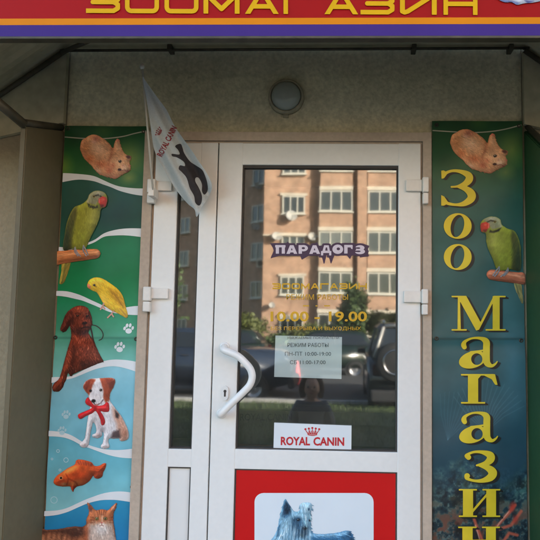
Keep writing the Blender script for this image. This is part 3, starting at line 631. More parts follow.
# ---- cat
CAT = cr(38, 448, 5.4)([(266, 296), (276, 298), (294, 318), (312, 336), (346, 331), (378, 335), (398, 316), (424, 297), (420, 322), (408, 348), (406, 390), (412, 430), (420, 490), (430, 600), (10, 600), (12, 448), (50, 442), (110, 438), (160, 428), (200, 424), (244, 424), (262, 406), (264, 380), (276, 350), (272, 322)])
def p_cat(p, O):
    c = lambda x, y: (38+x/5.4, 448+y/5.4)
    p.mix(np.ones(len(p.P)), (176, 104, 66))
    p.poly([c(0, 438), c(110, 432), c(200, 420), c(262, 410), c(250, 470), c(200, 490), c(60, 470), c(0, 480)], (60, 40, 34), .85, 3)
    p.poly([c(0, 474), c(80, 460), c(160, 470), c(180, 520), c(60, 620), c(0, 620)], (186, 124, 88), .8, 3)
    for k in range(8): p.line([c(20+k*28, 452), c(6+k*28, 540)], (84, 46, 32), .9, .6, 1)
    p.poly([c(262, 420), c(300, 400), c(400, 400), c(424, 500), c(430, 600), c(270, 600)], (206, 190, 178), .9, 2)
    p.blob(*c(340, 440), 10, 8, (236, 230, 226), .85, 0, 1); p.poly([c(250, 424), c(276, 420), c(270, 560), c(246, 560)], (158, 84, 52), .8, 2)
    p.blob(*c(342, 372), 12, 9, (200, 126, 84), .9, 0, 1); p.blob(*c(300, 404), 4, 4, (216, 168, 130), .8, 0, 1); p.blob(*c(384, 404), 4, 4, (216, 168, 130), .8, 0, 1)
    p.blob(*c(344, 414), 4.5, 3.4, (240, 226, 214), .95, 0, .9); p.blob(*c(346, 380), 1.8, 6, (226, 190, 160), .8, 0, 1)
    p.poly([c(276, 304), c(296, 326), c(286, 346), c(274, 330)], (92, 58, 56), .85, .8); p.poly([c(416, 304), c(402, 322), c(396, 336), c(410, 334)], (222, 160, 136), .9, .7)
    for k in range(5): p.line([c(318+k*13, 336), c(322+k*10, 360)], (112, 54, 34), .45, .75, .5)
    for s in (-1, 1):
        for k in range(3): p.line([c(344+s*40, 378+k*12), c(344+s*60, 372+k*16)], (116, 58, 38), .5, .6, .5)
    for ex in (318, 364):
        p.blob(*c(ex, 381), 2.5, 2.1, (40, 26, 20), .9, 0, .5); p.blob(*c(ex, 381), 1.9, 1.6, (176, 178, 86), 1, 0, .5); p.blob(*c(ex, 381), .9, 1.2, (16, 14, 12), 1, 0, .4); p.blob(*c(ex-2, 378), .4, .4, (255, 255, 255), .9, 0, .5)
    p.blob(*c(344, 403), 1.5, 1.1, (196, 104, 96), 1, 0, .6); p.line([c(344, 408), c(344, 416), c(334, 421)], (120, 66, 56), .3, .8); p.line([c(344, 416), c(355, 421)], (120, 66, 56), .3, .8)
    p.fur(.16, 1.4, .5, 1.8, 12); p.mott(.25, .14, 5); p.edge(O, (90, 52, 36), 1, .4); return p
# ================================================================ banner sheets
def sheet(name, x0, x1, z0, z1, parent, yf, paint, nx, nz, material=PM):
    'hanging vinyl sheet; paint gets photo coordinates'
    def proj(X, Z):
        v = np.stack([X, np.zeros_like(X), Z], 1)-np.array(CAM); q = v@_fw
        return np.stack([PX0+FPX*(v@_rt)/q, 270-FPX*(v@_up)/q], 1)
    gx, gz = np.meshgrid(np.linspace(x0, x1, nx), np.linspace(z0, z1, nz)); P = proj(gx.ravel(), gz.ravel())
    y = yf(P); V = np.stack([gx.ravel(), y, gz.ravel()], 1)
    n = len(V); I = (np.arange(nz-1)[:, None]*nx+np.arange(nx-1)[None]).ravel()
    F = np.stack([I, I+1, I+nx+1, I+nx], 1)
    me = bpy.data.meshes.new(name); me.from_pydata(V.tolist(), [], F.tolist()); me.update()
    A = np.ones((n, 4)); A[:, :3] = s2l(np.clip(paint(Paint(P, (255, 255, 255))).C, 0, 1))
    at = me.color_attributes.new('ink', 'FLOAT_COLOR', 'POINT'); at.data.foreach_set('color', A.ravel())
    for p in me.polygons: p.use_smooth = True
    return link(name, me, material, parent)
def lerpcol(p, stops):
    'vertical print gradient: stops (y, rgb)'
    ys = [s[0] for s in stops]; c = np.array([s[1] for s in stops], float)/255
    p.C = np.stack([np.interp(p.P[:, 1], ys, c[:, k]) for k in range(3)], 1); return p
def interp(pts): a = np.array(pts, float); return lambda x: np.interp(x, a[:, 0], a[:, 1])
WAVES = [([(60, 173), (67, 173.2), (79, 174), (93, 175.8), (103, 180), (111, 183.6), (119, 186.3), (128, 187.7), (137, 188.4), (146, 188.4)], [(60, 183), (66, 181.4), (79, 179.6), (93, 181), (103, 184.4), (111, 187.2), (119, 190.6), (128, 193.2), (137, 195), (146, 196)]),
         ([(55, 246.5), (70, 247), (92, 241), (103.5, 233.6), (113, 230.4), (123.5, 228.7), (133, 228.3), (144, 228.6)], [(55, 251.5), (70, 250), (92, 243.4), (103.5, 237), (113, 235.6), (123.5, 235.3), (133, 236), (144, 237.4)]),
         ([(53, 291), (60, 290.9), (67, 291.4), (74, 293), (82, 295.8), (91, 300), (100, 304.1), (108, 308), (114, 309.6), (120, 308.8), (127, 307.2), (134, 306.2), (142, 305.8)], [(53, 295.8), (60, 296), (67, 297), (74, 298.6), (82, 300.5), (91, 304), (100, 307.8), (108, 311.4), (114, 313), (120, 313.6), (127, 314.6), (134, 315), (142, 315.2)]),
         ([(48, 377.4), (56, 377), (64, 377), (72, 375.8), (80, 372), (89, 367), (97, 363), (106, 360.6), (113, 359.6), (120, 359.6), (130, 360.6), (140, 362.6)], [(48, 384), (56, 382), (64, 380), (72, 378.4), (80, 375.4), (89, 371.6), (97, 368.8), (106, 366.8), (113, 366.2), (120, 367), (130, 369.6), (140, 373)]),
         ([(45, 430.6), (53, 431), (60.5, 432), (67, 433.6), (73.5, 436.4), (81, 441), (88.5, 444.8), (95, 447), (101, 448.6), (108, 449.6), (116, 450), (125, 449.6), (136, 448.2)], [(45, 436.4), (53, 436.4), (60.5, 437), (67, 438.4), (73.5, 441), (81, 445), (88.5, 447.8), (95, 450.2), (101, 452.4), (108, 454.8), (116, 456.8), (125, 458), (136, 458.4)]),
         ([(40, 511), (48, 511), (56.5, 510.4), (63, 509.2), (69.5, 507), (78, 503), (86, 499.4), (94, 496.4), (101, 494), (108, 492.4), (116, 491.5), (124, 491.6), (134, 493)], [(40, 516.4), (48, 516), (56.5, 515), (63, 513.4), (69.5, 511.2), (78, 507.4), (86, 504), (94, 501.6), (101, 500.2), (108, 499.8), (116, 500), (124, 501), (134, 502.6)])]
LT, LB = [interp(t) for t, b in WAVES], [interp(b) for t, b in WAVES]
def p_leftbg(p):
    x, y = p.P[:, 0], p.P[:, 1]
    bands = [[(120, (30, 84, 46)), (160, (34, 96, 48)), (190, (44, 104, 50))],
             [(185, (30, 86, 74)), (215, (24, 74, 64)), (245, (30, 96, 74))],
             [(228, (22, 116, 74)), (270, (16, 128, 74)), (310, (24, 140, 84))],
             [(295, (20, 134, 84)), (330, (70, 156, 122)), (350, (104, 182, 162)), (380, (130, 200, 196))],
             [(365, (142, 200, 214)), (410, (124, 194, 212)), (455, (118, 190, 208))],
             [(436, (96, 176, 196)), (470, (112, 188, 202)), (512, (134, 200, 206))],
             [(500, (52, 150, 190)), (540, (28, 124, 176)), (700, (20, 96, 150))]]
    C = None
    for k, b in enumerate(bands):
        q = lerpcol(Paint(p.P, (0, 0, 0)), b)
        if k == 0:
            q.blob(128, 158, 20, 22, (150, 160, 60), .8, 0, 1); q.blob(62, 166, 14, 18, (140, 156, 60), .7, 0, 1); q.blob(103, 130, 12, 8, (84, 124, 52), .6, 0, 1); q.blob(128, 178, 12, 8, (176, 172, 74), .6, 0, 1); q.blob(74, 140, 12, 12, (18, 60, 34), .6, 0, 1)
        if k == 1: q.blob(108, 200, 14, 14, (56, 84, 52), .6, 0, 1); q.blob(118, 216, 26, 20, (14, 48, 44), .55, 0, 1)
        if k == 2: q.blob(120, 270, 30, 30, (10, 108, 62), .6, 0, 1)
        if C is None: C = q.C
        else:
            a = np.clip((y-(LT[k-1](x)+LB[k-1](x))/2)+.5, 0, 1)[:, None]; C = C*(1-a)+q.C*a
    p.C = C; p.mott(.06, .05, 3); p.mix(.35*np.exp(-((y-338)/1.1)**2), (40, 90, 76)); p.mix(.25*np.clip((138-y)/12, 0, 1), (16, 44, 26)); return p  # ink darkens towards the top edge, canopy shade put into the print
lb = thing('wall_banner', 'vertical banner printed with pets, birds and fish left of the door', 'banner', (-1.05, 0, .36))
yl = ybanner(.6)
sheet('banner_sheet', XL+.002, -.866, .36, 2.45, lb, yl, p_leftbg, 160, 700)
ledge = lambda y: 65-(y-125)*.0552+.6; redge = lambda y: 147-(y-127)*.0337-.6
for k in range(6):
    t, b = WAVES[k]
    poly = np.array(list(spline(t, False, 4))+list(spline(b, False, 4))[::-1])
    flat('wave_print', lambda P: np.maximum(sd_poly(P, poly), np.maximum(ledge(P[:, 1])-P[:, 0], P[:, 0]-redge(P[:, 1]))), bbox_of(poly), .6, M_white, lb, off(yl, .0015))
cord = spline([(65, 137), (84, 138.4), (104, 138.6), (122, 136.6), (134, 133.6), (146, 131)], False, 5)
flat('cord_print', lambda P: np.maximum(sd_path(P, cord, .55), P[:, 0]-redge(P[:, 1])), bbox_of(cord), .35, mat('print_cord', hexc(170, 170, 150), .5), lb, off(yl, .0018))
picture('hamster_print', HAM, lb, off(yl, .003), p_ham, fluff=F_HAM, hair=H_HAM, cell=.36, post=face_ham)
parrot_group(lb, yl)
picture('canary_print', CAN, lb, off(yl, .003), p_can, cell=.36, rag=.15, hair=(220, lambda x, y: .95, dict(ln=2, amt=.18, seed=5)), vamt=.3)
cf = foot_paths([cr(48, 268, 4.154)(q) for q in ([(232, 146), (226, 160), (218, 172)], [(228, 158), (236, 170)], [(272, 180), (262, 192), (248, 206)], [(264, 190), (272, 202)])])
flat('foot_print', lambda P: np.minimum.reduce([sd_path(P, q, .7) for q in cf]), bbox_of(np.concatenate(cf)), .3, mat('print_pink', hexc(206, 160, 140), .5), lb, off(yl, .0045))
le = spline(cr(48, 268, 4.154)([(176, 236), (200, 240), (220, 256), (229, 276), (224, 294), (212, 300)]), False, 5); le2 = spline(cr(48, 268, 4.154)([(174, 238), (182, 268), (188, 300), (198, 330)]), False, 5)
flat('leash_print', lambda P: np.minimum(sd_path(P, le, .45), sd_path(P, le2, .8)), bbox_of(np.concatenate([le, le2])), .3, mat('print_leash', hexc(44, 36, 30), .5), lb, off(yl, .0022))
picture('brown_dog_print', BDOG, lb, off(yl, .003), p_bdog, cell=.36, fluff=(50, 1.4, lambda x, y: 1.6), hair=(900, lambda x, y: 1.5+.35*math.sin(x*.25), dict(ln=1.9, amt=.5, seed=6, bright=1.6)), vol=8., vamt=.42, post=face_bdog)
picture('puppy_print', PUP, lb, off(yl, .003), p_pup, cell=.36, fluff=(40, .9, lambda x, y: 1.6), hair=(600, lambda x, y: 1.5+.3*math.sin(x*.3), dict(ln=1.6, amt=.16, seed=7)), vol=6., vamt=.3)
picture('ribbon_print', RIB, lb, off(yl, .0045), p_rib, None, .4, rag=.1)
picture('goldfish_print', FISH, lb, off(yl, .003), p_fish, cell=.36, rag=.15, vol=9., vamt=.45)
picture('cat_print', CAT, lb, off(yl, .003), p_cat, cell=.36, fluff=(110, 2.2, lambda x, y: 1.5), hair=(900, lambda x, y: 1.5 if x > 85 else .5, dict(ln=2.0, amt=.24, seed=8)), vol=7., vamt=.3)
M_paw2 = mat('print_pale_blue', hexc(176, 214, 224), .5)
for (cx, cy, s, mm, an) in ((128.6, 329, 1.0, M_white, .25), (119.6, 347.5, 1.0, M_white, .2), (66, 415, .85, M_paw2, .2), (62, 431, .85, M_paw2, .2)):
    def paw(P, cx=cx, cy=cy, s=s, an=an):
        d = sd_ell(P, cx, cy+2*s, 3.2*s, 2.6*s)
        for (dx, dy, rx, ry) in ((-4, -.6, 1.25, 1.9), (-1.6, -3.4, 1.3, 2.1), (1.6, -3.6, 1.3, 2.1), (4.1, -1, 1.25, 1.9)):
            d = np.minimum(d, sd_ell(P, cx+dx*s, cy+dy*s, rx*s, ry*s, an))
        return d
    flat('paw_print', paw, (cx-7, cy-8, cx+7, cy+7), .3, mm, lb, off(yl, .0016))
for (cx, cy, r) in ((66, 460, 2.2), (60, 470, 1), (54, 500, 3.2), (58, 451, 1.4), (52, 459, .9)):
    flat('bubble_print', lambda P: np.abs(sd_ell(P, cx, cy, r, r))-.35, (cx-r-2, cy-r-2, cx+r+2, cy+r+2), .3, M_paw2, lb, off(yl, .0016))
def grommet(px, py, parent, yf):
    y = float(yf(np.array([[px, py]]))[0])-.001; q = W(px, py, y)
    MB().lathe([(.0035, .002), (.0035, -.002), (.0075, -.0025), (.0085, .0), (.0085, .002)], tuple(q), (0, 1, 0), 18).build('grommet', M_grom, parent)
for q in ((55.5, 337.5), (136, 339), (50, 430) if 0 else (143.5, 131.5), (68, 128.5), (132, 487)): grommet(*q, lb, yl)
# ---------------------------------------------------------------- right banner
rb = thing('wall_banner', 'vertical dark teal banner with large yellow letters right of the door', 'banner', (.55, 0, .36))
yr = ybanner(2.1)
def p_rightbg(p):
    x, y = p.P[:, 0], p.P[:, 1]
    lerpcol(p, [(118, (26, 76, 44)), (165, (38, 92, 56)), (200, (44, 96, 84)), (260, (46, 94, 90)), (320, (46, 92, 92)), (380, (54, 94, 100)), (430, (44, 82, 94)), (470, (36, 72, 86)), (500, (30, 54, 62)), (560, (26, 40, 48)), (760, (20, 30, 36))])
    p.blob(512, 150, 18, 22, (120, 150, 62), .75, 0, 1); p.blob(506, 172, 12, 10, (150, 160, 76), .5, 0, 1); p.blob(478, 122, 14, 9, (74, 116, 52), .6, 0, 1); p.blob(444, 160, 18, 20, (22, 70, 44), .6, 0, 1)
    p.blob(505, 300, 26, 90, (70, 124, 132), .45, 0, 1); p.blob(514, 370, 16, 60, (86, 138, 156), .4, 0, 1)
    # coral fans
    for k in range(16):
        a = -2.5+k*.125; p.line([(486, 432), (486+math.cos(a)*22, 432+math.sin(a)*26), (486+math.cos(a+.12)*44, 432+math.sin(a+.1)*52)], (116, 150, 160), .28, .30, .5)
    for k in range(9):
        a = -1.9+k*.16; p.line([(448, 440), (448+math.cos(a)*20, 440+math.sin(a)*26), (450+math.cos(a)*30, 436+math.sin(a)*44)], (96, 140, 156), .3, .22, .5)
    n1 = fbm(p.P, .07, 3); n2 = fbm(p.P, .16, 9); n3 = fbm(p.P, .4, 5)
    reef = np.clip((y-(462+14*np.sin(x*.09)))/26, 0, 1)
    p.mix(reef*np.clip((n2-.46)*6, 0, 1)*.85, (72, 112, 104)); p.mix(reef*np.clip((n1-.5)*7, 0, 1)*.75, (34, 44, 40)); p.mix(reef*np.clip((n3-.56)*6, 0, 1)*.5, (124, 150, 140))
    p.mix(reef*np.clip((.42-n2)*7, 0, 1)*.8, (20, 28, 34)); low = np.clip((y-492)/30, 0, 1); p.mix(low*np.clip((n2-.5)*6, 0, 1)*.8, (112, 62, 48)); p.mix(low*np.clip((n1-.55)*6, 0, 1)*.7, (20, 18, 20))
    for (cx, cy, r, c) in ((440, 475, 9, (86, 120, 118)), (441, 496, 10, (66, 100, 100)), (505, 476, 9, (60, 96, 112)), (452, 466, 6, (96, 128, 120)), (434, 512, 8, (74, 96, 92)), (512, 494, 7, (52, 78, 92)), (450, 520, 8, (92, 66, 54))):
        k = np.clip(1.1-np.hypot(x-cx, y-cy)/r, 0, 1)*np.clip((n3-.3)*3, 0, 1); p.mix(k*.75, c)
    for q in ([(488, 545), (497, 528), (506, 518), (516, 506)], [(500, 530), (512, 526), (522, 512)], [(486, 548), (478, 530), (474, 518)], [(500, 548), (510, 534), (518, 536)]): p.line(q, (206, 96, 70), 1.5, .85, .8)
    for q in ([(490, 540), (500, 524), (510, 512)], [(480, 540), (476, 526)]): p.line(q, (232, 176, 150), .5, .8, .5)
    p.blob(513, 508, 4.5, 8, (196, 62, 46), .85, .3, .8); p.blob(516, 520, 4, 6, (178, 56, 44), .7, 0, .8)
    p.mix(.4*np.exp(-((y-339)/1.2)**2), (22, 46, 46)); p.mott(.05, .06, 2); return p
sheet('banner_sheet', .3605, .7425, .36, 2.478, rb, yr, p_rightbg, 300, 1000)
TH = np.array([[1.127, 0], [0, 1.0], [452.1-81.75*1.127, 129.6-135.0]])
rope2 = spline([(433, 130.5), (450, 131.6), (470, 132.6), (490, 131.6), (506, 129), (521, 125)], False, 5)
flat('cord_print', lambda P: sd_path(P, rope2, .55), bbox_of(rope2), .35, MATS['print_cord'], rb, off(yr, .0018))
picture('hamster_print', HAM, rb, off(yr, .003), p_ham, TH, fluff=F_HAM, hair=H_HAM, cell=.36, post=face_ham)
TPAR = affine([(101.3, 201.3), (95.8, 190.9), (80.5, 250.6)], [(486.1, 226.5), (495.3, 216.7), (505.1, 271.3)])
TPAR[:, 0] = TPAR[:, 0]*.80; TPAR[2, 0] += 488*.20
# the perch and tail of this print are drawn on their own
PERCH2 = cr(425, 200, 4.909)([(303, 360), (318, 344), (350, 343), (400, 350), (450, 355), (487, 360), (488, 412), (440, 408), (380, 400), (325, 392), (306, 378)])
def p_perch2(p, O):
    p.mix(np.ones(len(p.P)), (196, 112, 80)); p.line([(490, 273), (508, 274), (524, 277)], (228, 160, 124), 1.2, .7, 1); p.line([(490, 279), (510, 281), (524, 283)], (140, 70, 44), 1, .7, 1); p.fur(.24, .12, .2, 1.8); p.edge(O, (120, 62, 40), 1, .5); return p
TAIL2 = cr(425, 200, 4.909)([(438, 404), (470, 408), (476, 450), (482, 500), (474, 506), (458, 470), (444, 440)])
def p_tail2(p, O): p.mix(np.ones(len(p.P)), (150, 140, 84)); p.line([(516, 284), (521, 302)], (90, 92, 60), .7, .8, .6); p.fur(.25, 1.2, .2, 1.3); return p
picture('tail_print', TAIL2, rb, off(yr, .003), p_tail2); picture('perch_print', PERCH2, rb, off(yr, .0045), p_perch2, rag=.25)
picture('parrot_print', PAR, rb, off(yr, .006), p_par, TPAR); feet(rb, off(yr, .0075), TPAR)
# ---- serif letters drawn in photo coordinates
def rect(x0, y0, x1, y1): return lambda P: np.maximum(np.maximum(x0-P[:, 0], P[:, 0]-x1), np.maximum(y0-P[:, 1], P[:, 1]-y1))
def pol(*pts): return lambda P: sd_poly(P, pts)
def stroke(pts, k=6): q = spline(pts, False, k); return lambda P: sd_path(P, q)
def uni(*f): return lambda P: np.minimum.reduce([g(P) for g in f])
def sub(f, g): return lambda P: np.maximum(f(P), -g(P))
def ell(cx, cy, rx, ry, a=0): return lambda P: sd_ell(P, cx, cy, rx, ry, a)
def L_o(x0, y0, x1, y1): return sub(ell((x0+x1)/2, (y0+y1)/2, (x1-x0)/2, (y1-y0)/2), ell((x0+x1)/2-.3, (y0+y1)/2, (x1-x0)*.235, (y1-y0)*.44, .22))
def L_z(x0, y0, x1, y1):
    X = lambda u: x0+(x1-x0)*u; Y = lambda v: y0+(y1-y0)*v; s = (y1-y0)/36.
    return uni(stroke([(X(.04), Y(.2), .8*s), (X(.13), Y(.1), 1.4*s), (X(.32), Y(.035), 1.3*s), (X(.55), Y(.05), 1.8*s), (X(.78), Y(.14), 3.2*s), (X(.82), Y(.26), 3.7*s), (X(.70), Y(.39), 2.8*s), (X(.48), Y(.46), 1.2*s), (X(.30), Y(.475), .9*s)]),
               stroke([(X(.48), Y(.465), 1.1*s), (X(.72), Y(.53), 2.8*s), (X(.875), Y(.66), 4.0*s), (X(.87), Y(.80), 3.8*s), (X(.68), Y(.93), 2.6*s), (X(.44), Y(.965), 1.3*s), (X(.2), Y(.93), 1.5*s), (X(.07), Y(.86), 1.2*s), (X(.02), Y(.76), .7*s)]),
               pol((X(0), Y(.03)), (X(.07), Y(.02)), (X(.2), Y(.09)), (X(.08), Y(.24)), (X(.01), Y(.25))), pol((X(0), Y(.7)), (X(.09), Y(.74)), (X(.22), Y(.92)), (X(.08), Y(.99)), (X(0), Y(.99))))
def L_z2(x0, y0, x1, y1):
    X = lambda u: x0+(x1-x0)*u; Y = lambda v: y0+(y1-y0)*v
    return uni(stroke([(X(.16), Y(.22), 2.6), (X(.10), Y(.16), 1.6), (X(.30), Y(.06), 1.2), (X(.55), Y(.06), 1.8), (X(.78), Y(.15), 3.6), (X(.80), Y(.28), 3.9), (X(.66), Y(.41), 2.6), (X(.40), Y(.47), .9)]),
               stroke([(X(.46), Y(.47), 1), (X(.72), Y(.55), 3), (X(.86), Y(.69), 4.3), (X(.80), Y(.84), 3.8), (X(.58), Y(.94), 2.2), (X(.34), Y(.95), 1.3), (X(.12), Y(.88), 1.6), (X(.12), Y(.80), 2.8)]))
def L_M(x0, y0, x1, y1):
    X = lambda u: x0+(x1-x0)*u
    return uni(rect(X(.0), y0, X(.22), y0+1.5), rect(X(.80), y0, X(1), y0+1.5), rect(X(.0), y1-1.5, X(.28), y1), rect(X(.63), y1-1.5, X(1), y1),
               pol((X(.115), y0+1), (X(.155), y0+1), (X(.17), y1-1), (X(.11), y1-1)), pol((X(.10), y0), (X(.27), y0), (X(.55), y1-7), (X(.455), y1)), pol((X(.455), y1), (X(.51), y1-1), (X(.83), y0), (X(.78), y0)),
               rect(X(.76), y0+.4, X(.89), y1-.4))
def L_a(x0, y0, x1, y1):
    X = lambda u: x0+(x1-x0)*u; Y = lambda v: y0+(y1-y0)*v
    return uni(stroke([(X(.13), Y(.33), 2.3), (X(.11), Y(.25), 2.5), (X(.16), Y(.14), 1.5), (X(.34), Y(.045), 1.0), (X(.55), Y(.05), 1.6), (X(.69), Y(.15), 3.2), (X(.70), Y(.35), 3.4), (X(.70), Y(.65), 3.4), (X(.72), Y(.84), 3.2), (X(.83), Y(.93), 1.7), (X(.93), Y(.87), 1.0), (X(.98), Y(.79), .5)]),
               sub(ell(X(.34), Y(.735), (x1-x0)*.36, (y1-y0)*.265, -.28), ell(X(.45), Y(.715), (x1-x0)*.145, (y1-y0)*.185, -.2)), stroke([(X(.3), Y(.51), 1.6), (X(.5), Y(.46), .9), (X(.68), Y(.42), .8)]))
def L_g(x0, y0, x1, y1):
    X = lambda u: x0+(x1-x0)*u; Y = lambda v: y0+(y1-y0)*v
    return uni(rect(X(0), y0, X(.9), y0+1.6), rect(X(.19), y0+.3, X(.47), y1-.3), rect(X(.0), y1-1.6, X(.66), y1), pol((X(.55), y0+.2), (X(.93), y0+.2), (X(1), Y(.37)), (X(.93), Y(.36)), (X(.84), Y(.18)), (X(.68), Y(.08))), pol((X(.47), y0+1), (X(.56), y0+1), (X(.47), Y(.16))))
def L_stems(x0, y0, x1, y1, mid):
    X = lambda u: x0+(x1-x0)*u; Y = lambda v: y0+(y1-y0)*v
    return uni(rect(X(0), y0, X(.44), y0+1.5), rect(X(.57), y0, X(1), y0+1.5), rect(X(0), y1-1.5, X(.44), y1), rect(X(.57), y1-1.5, X(1), y1), rect(X(.10), y0+.3, X(.345), y1-.3), rect(X(.665), y0+.3, X(.90), y1-.3), mid(X, Y))
mi = lambda X, Y: pol((X(.33), Y(.86)), (X(.33), Y(.74)), (X(.68), Y(.14)), (X(.68), Y(.26)))
mn = lambda X, Y: rect(X(.3), Y(.44), X(.7), Y(.53))
LET = [(L_z, 441.2, 169.6, 475.4, 206), (L_o, 443.8, 213.2, 471.6, 238.8), (L_o, 443.8, 244, 471.6, 270), (L_M, 451.6, 295.8, 505.6, 330.6), (L_a, 459.4, 336.8, 498, 368), (L_g, 461, 374, 497.6, 403.6), (L_a, 459.6, 411.6, 498.4, 442.8), (L_z2, 463, 450.2, 497.4, 482.4),
       (lambda *b: L_stems(*b, mi), 458.8, 489, 500.2, 517), (lambda *b: L_stems(*b, mn), 458.2, 526.6, 500, 556)]
for (fn, x0, y0, x1, y1) in LET:
    g = fn(x0, y0, x1, y1); dx, dy = 3.0, 1.6
    o = flat('letter', g, (x0-3, y0-3, x1+3, y1+3), .38, M_yellow, rb, off(yr, .0042))
    flat('drop_shadow', lambda P: uni(g, lambda Q: g(Q-np.array([-1.4, -.8])))(P-np.array([dx, dy])), (x0-3, y0-3, x1+8, y1+6), .45, M_black, o, off(yr, .002))
for q in ((436.5, 338.5), (521, 340.5), (436.5, 125), (519, 126)): grommet(*q, rb, yr)
# ================================================================ shop sign
YS = -.74
zs = lambda py: W(270, py, YS).z
sg = thing('shop_sign', 'long red signboard with yellow capital letters over an orange and a purple stripe', 'sign', (-.2, YS, zs(38)))
M_red = mat('sign_red', hexc(158, 14, 12), .5, spec=.12, noise=[(3, .05, 5)]); M_org = mat('sign_orange', hexc(214, 128, 10), .5, spec=.12, noise=[(6, .04, 4)]); M_pur = mat('sign_purple', hexc(64, 42, 118), .5, spec=.12, noise=[(6, .05, 4)])
M_sy = mat('sign_yellow', hexc(214, 164, 10), .5, spec=.12, noise=[(8, .04, 4)])
SX0, SX1 = -1.85, 1.5
MB().box(SX0, SX1, YS, YS+.022, zs(36.6), zs(18.4)+.62, .003).build('board', M_red, sg)
MB().box(SX0-.012, SX1+.012, YS-.006, YS+.026, zs(39.2), zs(36.7), .002).build('edge_trim', M_steel, sg)
MB().box(SX0+.002, SX1-.002, YS-.004, YS-.0005, zs(36.5), zs(25.2)).build('stripe', M_pur, sg)
MB().box(SX0+.002, SX1-.002, YS-.004, YS-.0005, zs(25.1), zs(18.6)).build('stripe', M_org, sg)
def rr(x0, y0, x1, y1, r, k=6):
    o = []
    for cx, cy, a in ((x1-r, y0+r, -math.pi/2), (x1-r, y1-r, 0), (x0+r, y1-r, math.pi/2), (x0+r, y0+r, math.pi)):
        o += [(cx+r*math.cos(a+t*math.pi/2/k), cy+r*math.sin(a+t*math.pi/2/k)) for t in range(k+1)]
    return o
def techno(ch, w=34., h=22., r=2.25):
    a = r; b = w-r; t = r; d = h-r; m_ = h/2; q = 4.2
    if ch == 'З': paths = [[(-3, t), (b-q, t), (b, t+q*.6), (b, m_-q*.55), (b-q, m_), (w*.2, m_)], [(b-q, m_), (b, m_+q*.55), (b, d-q*.6), (b-q, d), (-3, d)]]
    if ch == 'О': paths = [rr(a, t, b, d, q)+[(b-q, t)]]
    if ch == 'М': paths = [[(a, h+3), (a, t), (w/2, d-2.5), (b, t), (b, h+3)]]
    if ch == 'А': paths = [[(a-1, h+3), (w/2-2, t), (w/2+2, t), (b+1, h+3)], [(w*.22, h*.66), (w*.78, h*.66)]]
    if ch == 'Г': paths = [[(a, h+3), (a, t), (w+3, t)]]
    if ch == 'И': paths = [[(a, -3), (a, d-1), (a+2, d), (a+5, d-1), (b-2, t+1), (b, t+3), (b, h+3)]]
    if ch == 'Н': paths = [[(a, -3), (a, h+3)], [(b, -3), (b, h+3)], [(a, m_), (b, m_)]]
    def f(P):
        d_ = np.minimum.reduce([sd_path(P, p, r) for p in paths])
        return np.maximum(d_, np.maximum(np.maximum(-P[:, 0], P[:, 0]-w), np.maximum(-P[:, 1], P[:, 1]-h)))
    return f
def put(fn, x, y, sx, sy, sl=0.0):
    'letter placed with its top left at x, y; sl = slope of the base line'
    return lambda P: fn(np.stack([(P[:, 0]-x)/sx, (P[:, 1]-y-(P[:, 0]-x)*sl)/sy], 1))*min(sx, sy)
xs = [86, 125, 164.5, 203.5, 244.5, 283.5, 324, 360.5, 400, 443.5]
for ch, x in zip('ЗООМАГАЗИН', xs):
    wd = {'М': 1.06, 'А': 1.02, 'И': 1.08, 'Н': 1.0}.get(ch, 1.0); base = 13.0+(x-100)*.0052
    flat('letter', put(techno(ch), x, base-22, wd, 1.0, .005), (x-1, base-24, x+34*wd+1, base+1.5), .4, M_sy, sg, YS-.0035)
# white and blue printed emblem at the right end
em = thing('emblem_holder', None, None) if 0 else None
EMB = [(496, -14), (520, -18), (546, -10), (548, -2), (536, 2), (524, 3.4), (517, 4.6), (512, 2.2), (504, 2), (497, -3)]
def p_emb(p, O): p.mix(np.ones(len(p.P)), (206, 208, 216)); p.poly([(496, -2), (514, 1), (520, 3), (516, 6), (505, 4)], (96, 112, 168), .8, .8); p.poly([(524, 0), (534, 1), (528, 4)], (60, 70, 140), .8, .8); p.mott(.3, .15); return p
picture('emblem', EMB, sg, YS-.0035, p_emb, None, .5)
